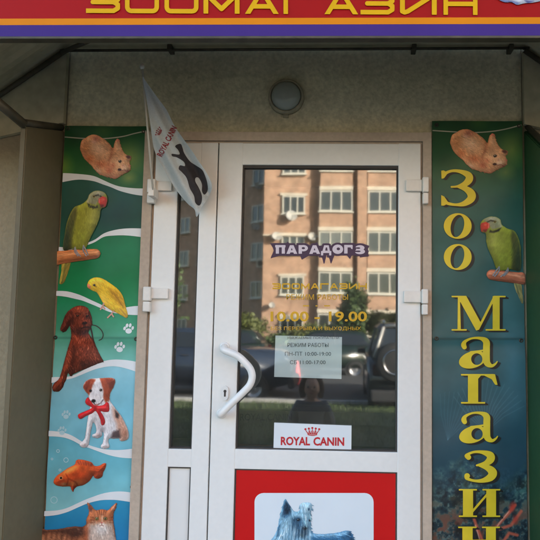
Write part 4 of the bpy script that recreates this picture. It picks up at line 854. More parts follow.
# ================================================================ lettering on the door glass
YG = .0225
M_dy = mat('decal_yellow', hexc(204, 158, 18), .5); M_dp = mat('decal_purple', hexc(58, 34, 66), .5); M_dl = mat('decal_grey', hexc(206, 196, 208), .5)
nm = thing('window_decal', 'purple decal with pale chunky shop lettering on the door glass', 'decal', tuple(W(320, 252, YG)))
sw = 1.55
def seg(*paths, r=sw): return lambda P: np.minimum.reduce([sd_path(P, p, r) for p in paths])
def chunky(ch):
    # local box 11 x 10
    if ch == 'П': return uni(rect(.6, .4, 3.8, 9.8), rect(6.6, .4, 9.8, 9.8), rect(.0, .2, 10.4, 2.8))
    if ch == 'А': return sub(uni(pol((3.4, .2), (7, .2), (10.8, 9.8), (7.4, 9.8), (6.9, 8.2), (3.8, 8.2), (3.2, 9.8), (-.2, 9.8))), pol((5.2, 3), (6.1, 5.8), (4.4, 5.8)))
    if ch == 'Р': return sub(uni(rect(.6, .2, 4, 9.8), ell(5.4, 3.6, 4.6, 3.5), rect(.6, .2, 5.4, 7)), ell(5.4, 3.6, 1.7, 1.2))
    if ch == 'Д': return sub(uni(pol((3.4, .2), (8, .2), (9.4, 7.6), (1.4, 7.6)), rect(.2, 6.6, 10.6, 8.8), rect(.2, 7, 2.4, 11.5), rect(8.4, 7, 10.6, 11.5)), pol((5, 2.6), (6.4, 2.6), (6.9, 6.2), (4.4, 6.2)))
    if ch == 'О': return sub(ell(5.6, 5, 5.4, 5.2), ell(6.2, 4.6, 1.7, 1.6))
    if ch == 'Г': return uni(rect(.6, .2, 4, 9.8), rect(.6, .2, 9, 3), pol((6.6, 1), (9.2, 1), (9, 5), (7.6, 4.4)))
    if ch == 'З': return sub(uni(ell(5, 2.9, 4.6, 2.9), ell(5, 7, 5.1, 3)), uni(ell(3.2, 3.2, 2.2, .9), ell(3.2, 6.8, 2.6, .9), rect(-2, 2.4, 2.4, 3.9), rect(-2, 6, 2.4, 7.6)))
gl = []; rr_ = random.Random(3)
for i, ch in enumerate('ПАРАДОГЗ'):
    x = 275.2+i*11.4; y = 245.0+(rr_.random()-.5)*.6; gl.append((ch, put(chunky(ch), x, y, .99, .90, 0), x, y))
allf = uni(*[g[1] for g in gl])
spk = uni(pol((270.6, 243.4), (280, 245), (280, 255), (271, 257.8), (274.5, 250)), pol((321, 253), (326, 256), (324, 263.4)), pol((329, 256), (335, 253), (331, 263)), rect(276, 246, 365, 255), pol((300, 255), (309, 255), (302, 259.2)), pol((362, 244), (369, 246), (367, 250), (368.5, 256), (360, 257)), pol((346, 254), (352, 254), (350, 258.4)), pol((283, 246), (290, 246), (288, 242.0)), pol((312, 246), (318, 246), (317, 242.4)))
flat('backing', lambda P: np.minimum(allf(P)-2.0, spk(P)-.4), (267, 238, 372, 266), .4, M_dp, nm, YG+.0006)
for ch, g, x, y in gl: flat('letter', g, (x-2, y-2, x+13, y+12.5), .3, M_dl, nm, YG-.0008)
hr = thing('window_lettering', 'yellow opening hours lettering on the upper door glass', 'decal', tuple(W(318, 308, YG)))
for i, ch in enumerate('ЗООМАГАЗИН'):
    x = 272.4+i*9.55; flat('letter', put(techno(ch, r=2.7), x, 283.2, .25, .27), (x-.5, 282.5, x+9.4, 289.8), .22, M_dy, hr, YG)
text_px('lettering', 'РЕЖИМ РАБОТЫ', (286.5, 294.2, 348, 299.8), YG, M_dy, hr, 0.0)
for xa, xb in ((303, 309), (315.5, 317.5), (324, 330)): flat('dash', rect(xa, 305.3, xb, 306.4), (xa-1, 304, xb+1, 308), .25, M_dy, hr, YG)
text_px('lettering', '10.00 - 19.00', (270.5, 311.4, 367, 321.6), YG, M_dy, hr, .022)
text_px('lettering', 'БЕЗ ПЕРЕРЫВА И ВЫХОДНЫХ', (271, 326.6, 361, 330.8), YG, M_dy, hr, 0.0)
# paper notice behind the glass
M_paper = mat('notice_paper', hexc(226, 230, 234), .6, noise=[(6, .03, 4)]); M_ink = mat('notice_ink', hexc(58, 60, 66), .6)
YP = .033
nt_ = thing('paper_notice', 'white sheet with printed working hours taped inside the door glass', 'notice', tuple(W(308, 357, YP)))
a = W(275, 335.5, YP); b = W(341.5, 379, YP)
MB().hexa([(a.x, YP, b.z+.004), (b.x, YP, b.z), (b.x, YP+.0012, b.z), (a.x, YP+.0012, b.z+.004), (a.x+.002, YP, a.z), (b.x, YP, a.z-.002), (b.x, YP+.0012, a.z-.002), (a.x+.002, YP+.0012, a.z)]).build('paper', M_paper, nt_)
for txt, bx in (('УВАЖАЕМЫЕ ПОКУПАТЕЛИ', (287, 336.6, 339, 339)), ('РЕЖИМ РАБОТЫ', (287.5, 343, 328.5, 347)), ('ПН-ПТ 10:00-19:00', (285, 351.8, 331, 355.8)), ('СБ 11:00-17:00', (290, 360.2, 325.5, 364.2))):
    text_px('lettering', txt, bx, YP-.001, M_ink, nt_, 0.0)
# ---- brand sticker at the foot of the glass
M_stk = mat('sticker_white', hexc(214, 222, 226), .45, noise=[(10, .02, 4)]); M_sred = mat('sticker_red', hexc(186, 28, 40), .45)
sk = thing('logo_sticker', 'white sticker with red crown and red capitals at the foot of the glass', 'sticker', tuple(W(313, 437, .018)))
a = W(274, 422.6, .018); b = W(351.3, 451, .018)
MB().hexa([(a.x, .017, b.z+.003), (b.x, .017, b.z-.002), (b.x, .0205, b.z-.002), (a.x, .0205, b.z+.003), (a.x+.001, .017, a.z), (b.x, .017, a.z-.006), (b.x, .0205, a.z-.006), (a.x+.001, .0205, a.z)]).build('card', M_stk, sk)
def crown(cx, cy, s, ang=0):
    ca, sa = math.cos(ang), math.sin(ang)
    def tf(P): return np.stack([((P[:, 0]-cx)*ca+(P[:, 1]-cy)*sa)/s, (-(P[:, 0]-cx)*sa+(P[:, 1]-cy)*ca)/s], 1)
    arc = lambda y, w_, r: (lambda P: sd_path(P, spline([(-w_, y-.25), (0, y+.5), (w_, y-.25)], False, 6), r))
    fs = [arc(3.3, 3.9, .42), arc(2.2, 4.3, .28)]
    for k in range(-2, 3):
        x = k*2.1; tx = k*2.9
        fs.append((lambda x=x, tx=tx, k=k: (lambda P: sd_path(P, [(x*.9, 2.2, .42), (tx, -1.6+abs(k)*.5, .3)])))())
        fs.append(ell(tx*1.06, -2.9+abs(k)*.55, .95, .95))
        if k < 2: fs.append((lambda x=x: (lambda P: sd_path(P, [(x+.95, 2, .3), (x+1.25, -.2, .2)])))())
    u = uni(*fs); return lambda P: u(tf(P))*s
flat('crown_emblem', crown(312.3, 431.2, 1.12), (303, 424, 322, 438), .25, M_sred, sk, .0158)
text_px('lettering', 'ROYAL', (280.8, 436.8, 310, 445.4), .0158, M_sred, sk, .03, .01)
text_px('lettering', 'CANIN', (313.4, 437.2, 344.2, 445.8), .0158, M_sred, sk, .03, .01)
# ---- red poster on the lower panel
YR = .0125
ps = thing('pet_poster', 'red poster with a rounded white picture of a long haired terrier', 'poster', tuple(W(317, 540, YR)))
M_pred = mat('poster_red', hexc(196, 16, 18), .4, spec=.3, noise=[(3, .04, 4)]); M_pwh = mat('poster_white', hexc(216, 226, 232), .4, noise=[(4, .03, 4)])
a = W(235.2, 470, YR)
MB().box(-.444, .2115, YR-.0012, YR+.0012, .440, W(300, 470, YR).z).build('poster_sheet', M_pred, ps)
flat('picture_panel', lambda P: sd_poly(P, rr(254.5, 493, 373.6, 660, 9)+[]) , (250, 488, 378, 626), .6, M_pwh, ps, YR-.0026)
YORK = cr(268, 492, 5.684)([(-20, 300), (20, 270), (50, 220), (62, 170), (72, 120), (84, 76), (98, 40), (112, 58), (130, 84), (148, 108), (166, 112), (182, 100), (180, 76), (196, 62), (222, 60), (244, 64), (250, 90), (244, 118), (244, 160), (246, 215), (262, 236), (330, 238), (400, 230), (438, 220), (464, 222), (476, 240), (492, 280), (500, 420), (490, 700), (420, 700), (420, 520), (260, 520), (250, 700), (130, 700), (110, 500), (20, 420)])
def p_york(p, O):
    c = lambda x, y: (268+x/5.684, 492+y/5.684)
    p.mix(np.ones(len(p.P)), (112, 156, 180))
    p.poly([c(245, 228), c(440, 214), c(480, 230), c(510, 420), c(500, 720), c(250, 720)], (50, 100, 138), .95, 2); p.line([c(250, 244), c(330, 246), c(410, 240), c(456, 228)], (146, 186, 206), 1.3, .8, 1.6)
    p.line([c(462, 230), c(486, 300)], (30, 66, 100), 1.6, .7, 1.6); p.blob(*c(340, 330), 16, 8, (36, 82, 120), .7, 0, 1)
    p.blob(*c(100, 210), 7, 16, (158, 196, 214), .9, .15, 1); p.blob(*c(60, 300), 9, 16, (166, 202, 218), .8, .2, 1); p.line([c(64, 190), c(54, 250)], (36, 70, 96), 1.0, .8, 1)
    p.poly([c(76, 140), c(84, 80), c(98, 44), c(116, 66), c(138, 100), c(128, 130), c(100, 150)], (64, 104, 132), .9, 1); p.poly([c(88, 128), c(92, 84), c(102, 56), c(128, 88), c(116, 124)], (22, 40, 58), .95, 1.1); p.line([c(130, 92), c(146, 118)], (170, 206, 222), .8, .7, .8)
    p.poly([c(178, 70), c(200, 58), c(248, 60), c(250, 92), c(240, 120), c(190, 118)], (162, 198, 214), .95, 1); p.line([c(206, 70), c(200, 112)], (96, 140, 164), .5, .6, .6); p.blob(*c(232, 98), 1.3, 2, (40, 72, 98), .9, 0, .6); p.line([c(196, 66), c(216, 110)], (206, 230, 240), .5, .6, .6)
    p.poly([c(146, 126), c(190, 124), c(244, 124), c(244, 146), c(196, 150), c(150, 150)], (146, 186, 204), .85, 1.1)
    p.poly([c(140, 150), c(166, 138), c(188, 144), c(196, 170), c(188, 200), c(176, 250), (c(150, 270)), c(134, 200)], (44, 78, 104), .9, 1.5); p.blob(*c(172, 158), 2.2, 1.9, (10, 18, 28), 1, 0, .6); p.blob(*c(170, 155), .5, .5, (210, 230, 240), .9, 0, .6)
    p.poly([c(196, 150), c(240, 148), c(244, 190), c(226, 190), c(204, 186)], (122, 166, 188), .8, 1.2); p.blob(*c(236, 162), 1.4, 1.5, (16, 28, 40), .9, 0, .6)
    p.poly([c(184, 200), c(206, 190), c(228, 200), c(226, 240), c(206, 262), c(176, 256)], (36, 58, 74), .9, 1.6); p.blob(*c(210, 206), 3, 2.2, (10, 16, 22), 1, 0, .6); p.blob(*c(208, 202), .8, .5, (140, 170, 190), .7, 0, .8); p.blob(*c(192, 246), 3.2, 3, (92, 112, 110), .6, 0, 1)
    p.blob(*c(150, 230), 3, 10, (186, 216, 228), .85, .1, 1); p.blob(*c(236, 240), 2, 7, (170, 204, 220), .8, 0, 1)
    for k in range(20): p.line([c(70+k*9, 170+(k*53) % 60), c(52+k*9.5, 330+(k*31) % 60)], (196, 222, 234) if k % 2 else (56, 98, 126), .32, .55, .4)
    p.fur(.15, 1.45, .4, 1.7, 3); p.mott(.2, .1, 8); return p
YO = spline(YORK, True, 5); YF_ = fluff_paths(YO, 150, 3.0, lambda x, y: 1.6 if x < 311 else .6, 5)
def york_c(V):
    p = p_york(Paint(V, (255, 255, 255)), YO)
    p.hairs(420, lambda x, y: 1.75-.02*(x-292) if x < 311 else .35, ln=5.5, amt=.42, r=.26, seed=12, bright=1.5); p.hairs(380, lambda x, y: 1.65-.03*(x-292) if x < 311 else .5, ln=3.0, amt=.5, r=.2, seed=13)
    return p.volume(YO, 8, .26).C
flat('terrier_print', lambda P: np.maximum(sd_fluff(P, sd_poly(P, YO)-.5*(fbm(P, .6, 4, 3)-.5), YF_), P[:, 1]-622), bbox_of(YO, 4), .36, PMat, ps, YR-.0040, york_c)
# faint dark lettering on a shelf edge inside
M_shelf = mat('shelf_board', (.055, .052, .04), .7, noise=[(8, .3, 4)]); M_shin = mat('shelf_ink', (.012, .012, .011), .7); M_brown = mat('brown_crate', (.16, .05, .035), .7, noise=[(9, .3, 4)])
c0 = thing('shop_counter', 'dark counter with brown foot just inside the door glass', 'counter', (-.25, .5, .3))
a = W(236, 410, .30); b = W(290, 424, .30)
MB().box(-.62, .30, .30, .55, b.z, a.z+.0).build('counter_top', M_shelf, c0)
MB().box(-.60, .28, .33, .53, b.z-.10, b.z-.001).build('counter_front', M_shelf, c0)
MB().box(-.60, -.26, .32, .5, .8, b.z-.102).build('drawer', M_brown, c0)
MB().box(-.59, .27, .34, .5, .305, .799).build('counter_foot', M_shelf, c0)
text_px('lettering', 'ROYAL CANIN', (240, 413.6, 292, 420.6), .298, M_shin, c0, .015)
# ================================================================ flag
M_flag = mat('flag_cloth', hexc(176, 182, 182), .8, noise=[(9, .08, 5), (160, .05, 3)], bump=(140, .15))
M_stick = mat('flag_stick', hexc(196, 192, 180), .5)
M_fred = mat('flag_red', hexc(132, 30, 40), .7); M_fblk = mat('flag_black', hexc(44, 40, 42), .8, noise=[(60, .2, 3)])
fg = thing('hanging_flag', 'small pale flag with dark animal silhouette drooping from a slanted stick', 'flag', tuple(W(152, 186, -.02)))
tip = W(142.5, 68, -.22); base = W(153.5, 196, -.09)
def ystick(py): t = np.clip((py-68)/(196-68), -.1, 1.1); return -.22+t*.13
hoist = lambda py: 142.5+(py-68)/(196-68)*11.0
MB().tube([tuple(W(142.2, 66.5, -.221)), tuple(base)], .0042, 12).build('stick', M_stick, fg)
q = W(142.2, 66.5, -.221)
MB().lathe([(0, -.011), (.006, -.010), (.0095, -.004), (.0095, .004), (.006, .010), (0, .011)], tuple(q), (0, .1, 1), 20).build('finial', M_stick, fg)
qb = W(153.8, 193, -.06); MB().box(qb.x-.012, qb.x+.012, -.10, -.0345, qb.z-.02, qb.z+.016, .003).build('holder', M_hinge, fg)
FL = [(142.6, 76), (145, 80), (148.5, 85), (157, 97), (166.6, 110), (174, 125), (182, 137), (191, 149.5), (200, 163), (208.6, 176), (212, 187), (208, 198), (202, 207), (197.6, 216), (196, 216), (194.5, 209.5), (188, 204), (181, 196), (175.7, 189), (168, 177), (163, 167), (157.5, 158), (153.4, 146), (150, 122), (146.6, 100), (144, 86)]
FLS = spline(FL, True, 5)
def yflag(V):
    x, y = V[:, 0], V[:, 1]; d = np.maximum(x-hoist(y), 0)
    u = (x*.60+y*.80)
    return ystick(y)-.004+d*.0004+.013*np.sin((x*.82-y*.46)*.24+.9)*np.clip(d/16, 0, 1)+.0065*np.sin((x*.85-y*.5)*.52+y*.02)*np.clip(d/10, 0, 1)
flat('flag_cloth', lambda P: sd_poly(P, FLS), bbox_of(FLS), .7, M_flag, fg, yflag)
SIL = cr(130, 55, 3.28)([(148, 300), (156, 293), (167, 292), (173, 306), (178, 322), (196, 348), (216, 362), (236, 376), (246, 396), (254, 424), (254, 446), (244, 458), (236, 446), (236, 424), (226, 404), (216, 402), (214, 414), (226, 436), (236, 462), (234, 484), (226, 494), (214, 484), (210, 462), (196, 436), (186, 404), (170, 384), (160, 374), (164, 362), (180, 364), (176, 350), (154, 336), (139, 332), (138, 324), (162, 326), (158, 312)])
flat('animal_silhouette', lambda P: sd_poly(P, spline(SIL, True, 5)), bbox_of(SIL), .35, M_fblk, fg, off(yflag, .0012))
text_px('lettering', 'ROYAL CANIN', (150.5, 138.2, 183.5, 144.4), off(yflag, .0012), M_fred, fg, .032, -1.09)
flat('crown_emblem', crown(158.6, 131.6, .68, -1.09), (150, 122, 168, 142), .2, M_fred, fg, off(yflag, .0012))
# ================================================================ across the road (seen in the door glass)
BY = -40.3; D_ = 40.3
vx = lambda px, py=240: W(px, py, D_).x
vz = lambda py, px=320: W(px, py, D_).z
M_brick = bpy.data.materials.new('brick_wall'); M_brick.use_nodes = True
n = M_brick.node_tree; b_ = n.nodes['Principled BSDF']; tc = n.nodes.new('ShaderNodeTexCoord'); mp = n.nodes.new('ShaderNodeMapping'); mp.inputs['Rotation'].default_value = (R(90), 0, 0)
bk = n.nodes.new('ShaderNodeTexBrick'); bk.inputs['Color1'].default_value = hexc(178, 142, 116); bk.inputs['Color2'].default_value = hexc(162, 124, 100); bk.inputs['Mortar'].default_value = hexc(158, 138, 118)
bk.inputs['Scale'].default_value = 1; bk.inputs['Brick Width'].default_value = .25; bk.inputs['Row Height'].default_value = .075; bk.inputs['Mortar Size'].default_value = .008
n.links.new(tc.outputs['Object'], mp.inputs[0]); n.links.new(mp.outputs[0], bk.inputs[0]); 
nz = n.nodes.new('ShaderNodeTexNoise'); nz.inputs['Scale'].default_value = 2.2; nz.inputs['Detail'].default_value = 8; n.links.new(tc.outputs['Object'], nz.inputs[0])
mr = n.nodes.new('ShaderNodeMapRange'); mr.inputs[1].default_value = .3; mr.inputs[2].default_value = .7; mr.inputs[3].default_value = .74; mr.inputs[4].default_value = 1.22; n.links.new(nz.outputs['Fac'], mr.inputs[0])
mx = n.nodes.new('ShaderNodeMix'); mx.data_type = 'RGBA'; mx.blend_type = 'MULTIPLY'; mx.inputs[0].default_value = 1; n.links.new(bk.outputs[0], mx.inputs[6]); n.links.new(mr.outputs[0], mx.inputs[7]); n.links.new(mx.outputs[2], b_.inputs['Base Color']); b_.inputs['Roughness'].default_value = .9
M_wfr = mat('window_white', hexc(196, 192, 178), .5); M_pane = mat('window_pane', (.035, .045, .05), .06, spec=.9); M_lint = mat('lintel_white', hexc(196, 186, 168), .8, noise=[(2, .1, 4)])
M_dish = mat('dish_grey', hexc(158, 156, 150), .6); n = M_pane.node_tree; oi = n.nodes.new('ShaderNodeObjectInfo'); cr_ = n.nodes.new('ShaderNodeValToRGB'); cr_.color_ramp.elements[0].color = (.02, .026, .024, 1); cr_.color_ramp.elements[1].color = (.16, .17, .15, 1); cr_.color_ramp.elements[1].position = 1
e_ = cr_.color_ramp.elements.new(.6); e_.color = (.05, .058, .052, 1)
n.links.new(oi.outputs['Random'], cr_.inputs[0]); n.links.new(cr_.outputs[0], n.nodes['Principled BSDF'].inputs['Base Color'])
M_curt = mat('curtain', hexc(120, 120, 112), .9, noise=[(3, .3, 4)])
ap = thing('apartment_building', 'tall orange brick apartment block across the road mirrored in the door glass', 'building', (0, BY, 0))
Xc = vx(263.5); NF = 8; FH = (vz(187.5)-vz(309))/3
HB = NF*FH+2.0
xL0, xL1 = vx(319.5), vx(352.5); xp0, xp1 = vx(357.5), vx(366.5); xR0 = vx(367.5); xR1 = xR0+(xL1-xL0)
MB().box(Xc, 30, BY-12, BY, -.1, HB).build('main_wall', M_brick, ap)
mb = MB(); mb.box(xp0, xp1, BY+.002, BY+.75, -.1, HB); mb.box(xR1+.35, xR1+.9, BY+.002, BY+.75, -.1, HB); mb.build('pilaster', M_brick, ap)
wd = Vector((-.77, -.64, 0)).normalized(); wn = Vector((-.64, .77, 0)).normalized()
wp = lambda u, o, z: tuple(Vector((Xc, BY-2.2, 0))+wd*u+wn*o+Vector((0, 0, z)))
MB().hexa([wp(0, -.01, -.1), wp(22, -.01, -.1), wp(22, -10, -.1), wp(0, -10, -.1), wp(0, -.01, HB), wp(22, -.01, HB), wp(22, -10, HB), wp(0, -10, HB)]).build('wing_wall', M_brick, ap)
MB().box(Xc-.2, 30.2, BY-12.2, BY+.2, HB+.002, HB+.4).build('roof', M_lint, ap)
MB().box(Xc-.02, vx(320), BY-.2, BY+.25, vz(236.6), vz(235.2)).build('ledge', M_lint, ap)
# balcony bays: brick parapet, white lintel, glazed band
zl0 = vz(309.5)-.17
wz1 = -.12; wz0 = wz1-(vz(191)-vz(211.5))
proto = {}
def window(kind, x, z, wdt, hgt, npn, y=BY, rz=0.0, tint=0, loc=None):
    key = (kind,)
    if key not in proto:
        mb = MB(); fw = .085
        mb.box(-wdt/2, wdt/2, 0, .12, 0, fw); mb.box(-wdt/2, wdt/2, 0, .12, hgt-fw, hgt)
        for k in range(npn+1):
            xx = -wdt/2+fw/2+(wdt-fw)*k/npn; mb.box(xx-fw/2, xx+fw/2, .002, .118, fw, hgt-fw)
        mb.box(-wdt/2-.08, wdt/2+.08, .0, .22, -.09, -.003)
        f = mb.build('window', M_wfr, ap); p_ = MB().box(-wdt/2+.04, wdt/2-.04, .03, .06, .04, hgt-.04).build('pane', M_pane)
        proto[key] = (f.data, p_.data); bpy.data.objects.remove(f); bpy.data.objects.remove(p_)
    fd, pd = proto[key]
    f = bpy.data.objects.new('window', fd); COL.objects.link(f); f.parent = ap
    p_ = bpy.data.objects.new('pane', pd); COL.objects.link(p_); p_.parent = f
    L = loc if loc else Vector((x, y, z))
    f.location = Vector(L)-Vector(ap.location); f.rotation_euler = (0, 0, rz)
par, lin = MB(), MB()
for k in range(-1, NF):
    zt = zl0+FH*k
    for (xa, xb) in ((xL0, xL1), (xR0, xR1), (xR1+1.4, xR1+1.4+2.3)):
        if zt-.2 > 0:
            lin.box(xa-.05, xb+.05, BY+.003, BY+.52, zt-.06, zt+.20); hgt = wz1-wz0
            if zt+wz0 > .2: window('bay', (xa+xb)/2, zt+wz0, xb-xa, hgt, 3, BY+.42)
            par.box(xa, xb, BY+.002, BY+.5, zt+.205, zt+FH-hgt-.22)
par.build('parapet', M_brick, ap); lin.build('lintel', M_lint, ap)
sx0, sx1 = vx(281.5), vx(304.5); lin2 = MB()
for k in range(0, NF):
    zt = vz(196)+FH*(k-3)
    if zt > 1.2 and zt < HB-.5: window('single', (sx0+sx1)/2, zt-1.28, sx1-sx0, 1.28, 3, BY+.02); lin2.box(sx0-.15, sx1+.15, BY+.003, BY+.14, zt+.03, zt+.2)
    for u in (1.0, 7.6, 10.2, 14.4, 17):
        if zt > 1.2 and zt < HB-.5: window('wing', 0, 0, 1.3, 1.25, 2, rz=math.atan2(-wd.y, -wd.x), loc=Vector(wp(u, .02, zt-1.4)))
lin2.build('lintel', M_lint, ap)
def dish(x, z, r, y, label, rz=0.0):
    t = thing('satellite_dish', label, 'satellite dish', (x, y, z), 'dishes on the apartment block', rz)
    o = MB().lathe([(0, 0), (r*.5, .03), (r*.85, .10), (r, .15), (r*.98, .165), (r*.83, .115), (r*.5, .05), (0, .02)], (x, y+.25, z), Vector((.3, .9, .35)), 24).build('reflector', M_dish, t)
    MB().tube([(x, y, z-.1), (x, y+.26, z-.02)], .03, 8).build('bracket', M_steel, t); MB().tube([(x, y+.3, z-r*.9), (x+.15, y+.75, z-.05)], .02, 6).build('arm', M_steel, t)
for (px, py, r, lab) in ((291, 217, .40, 'pale dish below the upper single window of the brick block'), (276.5, 237.5, .33, 'pale dish at the left end of the thin ledge on the brick block'), (312, 237.5, .30, 'grey dish at the right end of the thin ledge on the brick block'), (272, 306, .22, 'small dark dish low on the brick block near its corner')): dish(vx(px, py), vz(py, px), r, BY, lab)
for (u, py, lab) in ((1.1, 178, 'high dish on the shaded wing of the brick block'), (1.3, 221, 'dish between windows on the shaded wing of the brick block')):
    q = wp(u, .0, vz(py, 252)); dish(q[0], q[2], .32, q[1], lab)
q = wp(.5, .2, vz(260, 256)); t = thing('air_conditioner', 'white air conditioner box on the shaded wing of the brick block', 'air conditioner', q)
MB().box(q[0]-.25, q[0]+.3, q[1]-.2, q[1]+.25, q[2]-.3, q[2]+.35, .03).build('case', M_wfr, t); MB().lathe([(.2, 0), (.2, .02), (0, .02)], (q[0]+.02, q[1]+.255, q[2]), (0, 1, 0), 20).build('fan_grille', M_steel, t)
# ---------------------------------------------------------------- trees and bushes
def leaf_mat(name, c): 
    M = mat(name, c, .6, noise=[(1.5, .45, 3)]); return M
M_leafs = [leaf_mat('leaf_dark', (.045, .075, .02)), leaf_mat('leaf_olive', (.085, .10, .022)), leaf_mat('leaf_mid', (.06, .10, .03))]
M_bark = mat('bark', (.10, .075, .05), .9, noise=[(12, .3, 5)], bump=(20, .6))
def crown_mesh(c, rad, nleaf, sz, seed):
    rs = np.random.RandomState(seed); cl = []
    for k in range(26):
        v = rs.randn(3); v /= np.linalg.norm(v); cl.append(np.array(c)+v*np.array(rad)*rs.uniform(.25, .95))
    cl = np.array(cl); ci = rs.randint(0, len(cl), nleaf); ctr = cl[ci]+rs.randn(nleaf, 3)*np.array(rad)*.20
    a = rs.randn(nleaf, 3); a /= np.linalg.norm(a, axis=1)[:, None]; b = np.cross(a, rs.randn(nleaf, 3)); b /= np.linalg.norm(b, axis=1)[:, None]
    s = sz*rs.uniform(.6, 1.4, (nleaf, 1)); V = np.stack([ctr-a*s, ctr+b*s*.5, ctr+a*s, ctr-b*s*.5], 1).reshape(-1, 3)
    me = bpy.data.meshes.new('crown'); me.from_pydata(V.tolist(), [], np.arange(nleaf*4).reshape(-1, 4).tolist()); return me, cl
def tree(name, label, x, y, z0, h, rad, nleaf, sz, mi_, seed, cat='tree', group='trees before the brick block'):
    t = thing(name, label, cat, (x, y, z0), group); me, cl = crown_mesh((x, y, z0+h-rad[2]*.9), rad, nleaf, sz, seed)
    link('crown', me, M_leafs[mi_], t)
    mb = MB(); th = h-rad[2]*1.4; r0 = .035*h
    mb.tube([(x, y, z0-.05), (x+.03*h, y, z0+th*.5), (x, y, z0+th), (x, y, z0+h-rad[2])], [r0, r0*.8, r0*.6, r0*.25], 10)
    for k in range(6): mb.tube([(x, y, z0+th*.9), tuple((np.array((x, y, z0+th))+cl[k])/2+np.array((0, 0, .1))), tuple(cl[k])], [r0*.45, r0*.3, r0*.1], 6)
    mb.build('trunk', M_bark, t)
dp = lambda px, D: W(px, 324, D).x
tree('leafy_tree', 'dark leafy tree between the two balcony bays of the brick block', dp(352, 33), -33, -.03, 3.7, (.8, .8, 1.5), 4200, .13, 0, 1)
tree('leafy_tree', 'olive leafy tree before the shaded corner of the brick block', dp(244, 30), -30, -.03, 2.3, (1.1, 1, .9), 4200, .12, 1, 2)
tree('leafy_tree', 'broad olive tree before the right balcony bay', dp(388, 34), -34, -.03, 2.5, (1.9, 1.2, .9), 5200, .13, 1, 3)
tree('leafy_tree', 'dark tree left of the wing of the brick block', dp(150, 32), -32, -.03, 5.2, (2, 1.6, 2), 4200, .15, 2, 4)
tree('leafy_tree', 'tall dark tree far right of the brick block', dp(470, 32), -32, -.03, 6, (2, 1.6, 2.3), 4200, .15, 0, 5)
tree('round_bush', 'low olive bush before the middle balcony bay', dp(318, 33), -33, -.03, 1.5, (1.6, .8, .8), 2600, .11, 1, 6, 'bush', 'bushes in the yard')
tree('round_bush', 'low green bush before the single windows', dp(282, 33), -33, -.03, 1.1, (1.6, .8, .6), 2600, .11, 2, 7, 'bush', 'bushes in the yard')
# lawn grass: short blades
rs = np.random.RandomState(5); N = 26000
gx = rs.uniform(-5.5, 5.5, N); gy = rs.uniform(-10.25, -4.7, N); hh = rs.uniform(.03, .09, N); an = rs.uniform(0, 6.28, N); lean = rs.randn(N, 2)*.025
V = np.stack([np.stack([gx-np.cos(an)*.006, gy-np.sin(an)*.006, np.full(N, -.02)], 1), np.stack([gx+np.cos(an)*.006, gy+np.sin(an)*.006, np.full(N, -.02)], 1), np.stack([gx+lean[:, 0], gy+lean[:, 1], hh], 1)], 1).reshape(-1, 3)
me = bpy.data.meshes.new('grass'); me.from_pydata(V.tolist(), [], np.arange(N*3).reshape(-1, 3).tolist())
tag(link('grass', me, mat('grass_blade', (.055, .085, .022), .6, noise=[(.8, .4, 4)])), 'short green grass growing on the lawn strip', 'grass', kind='stuff')
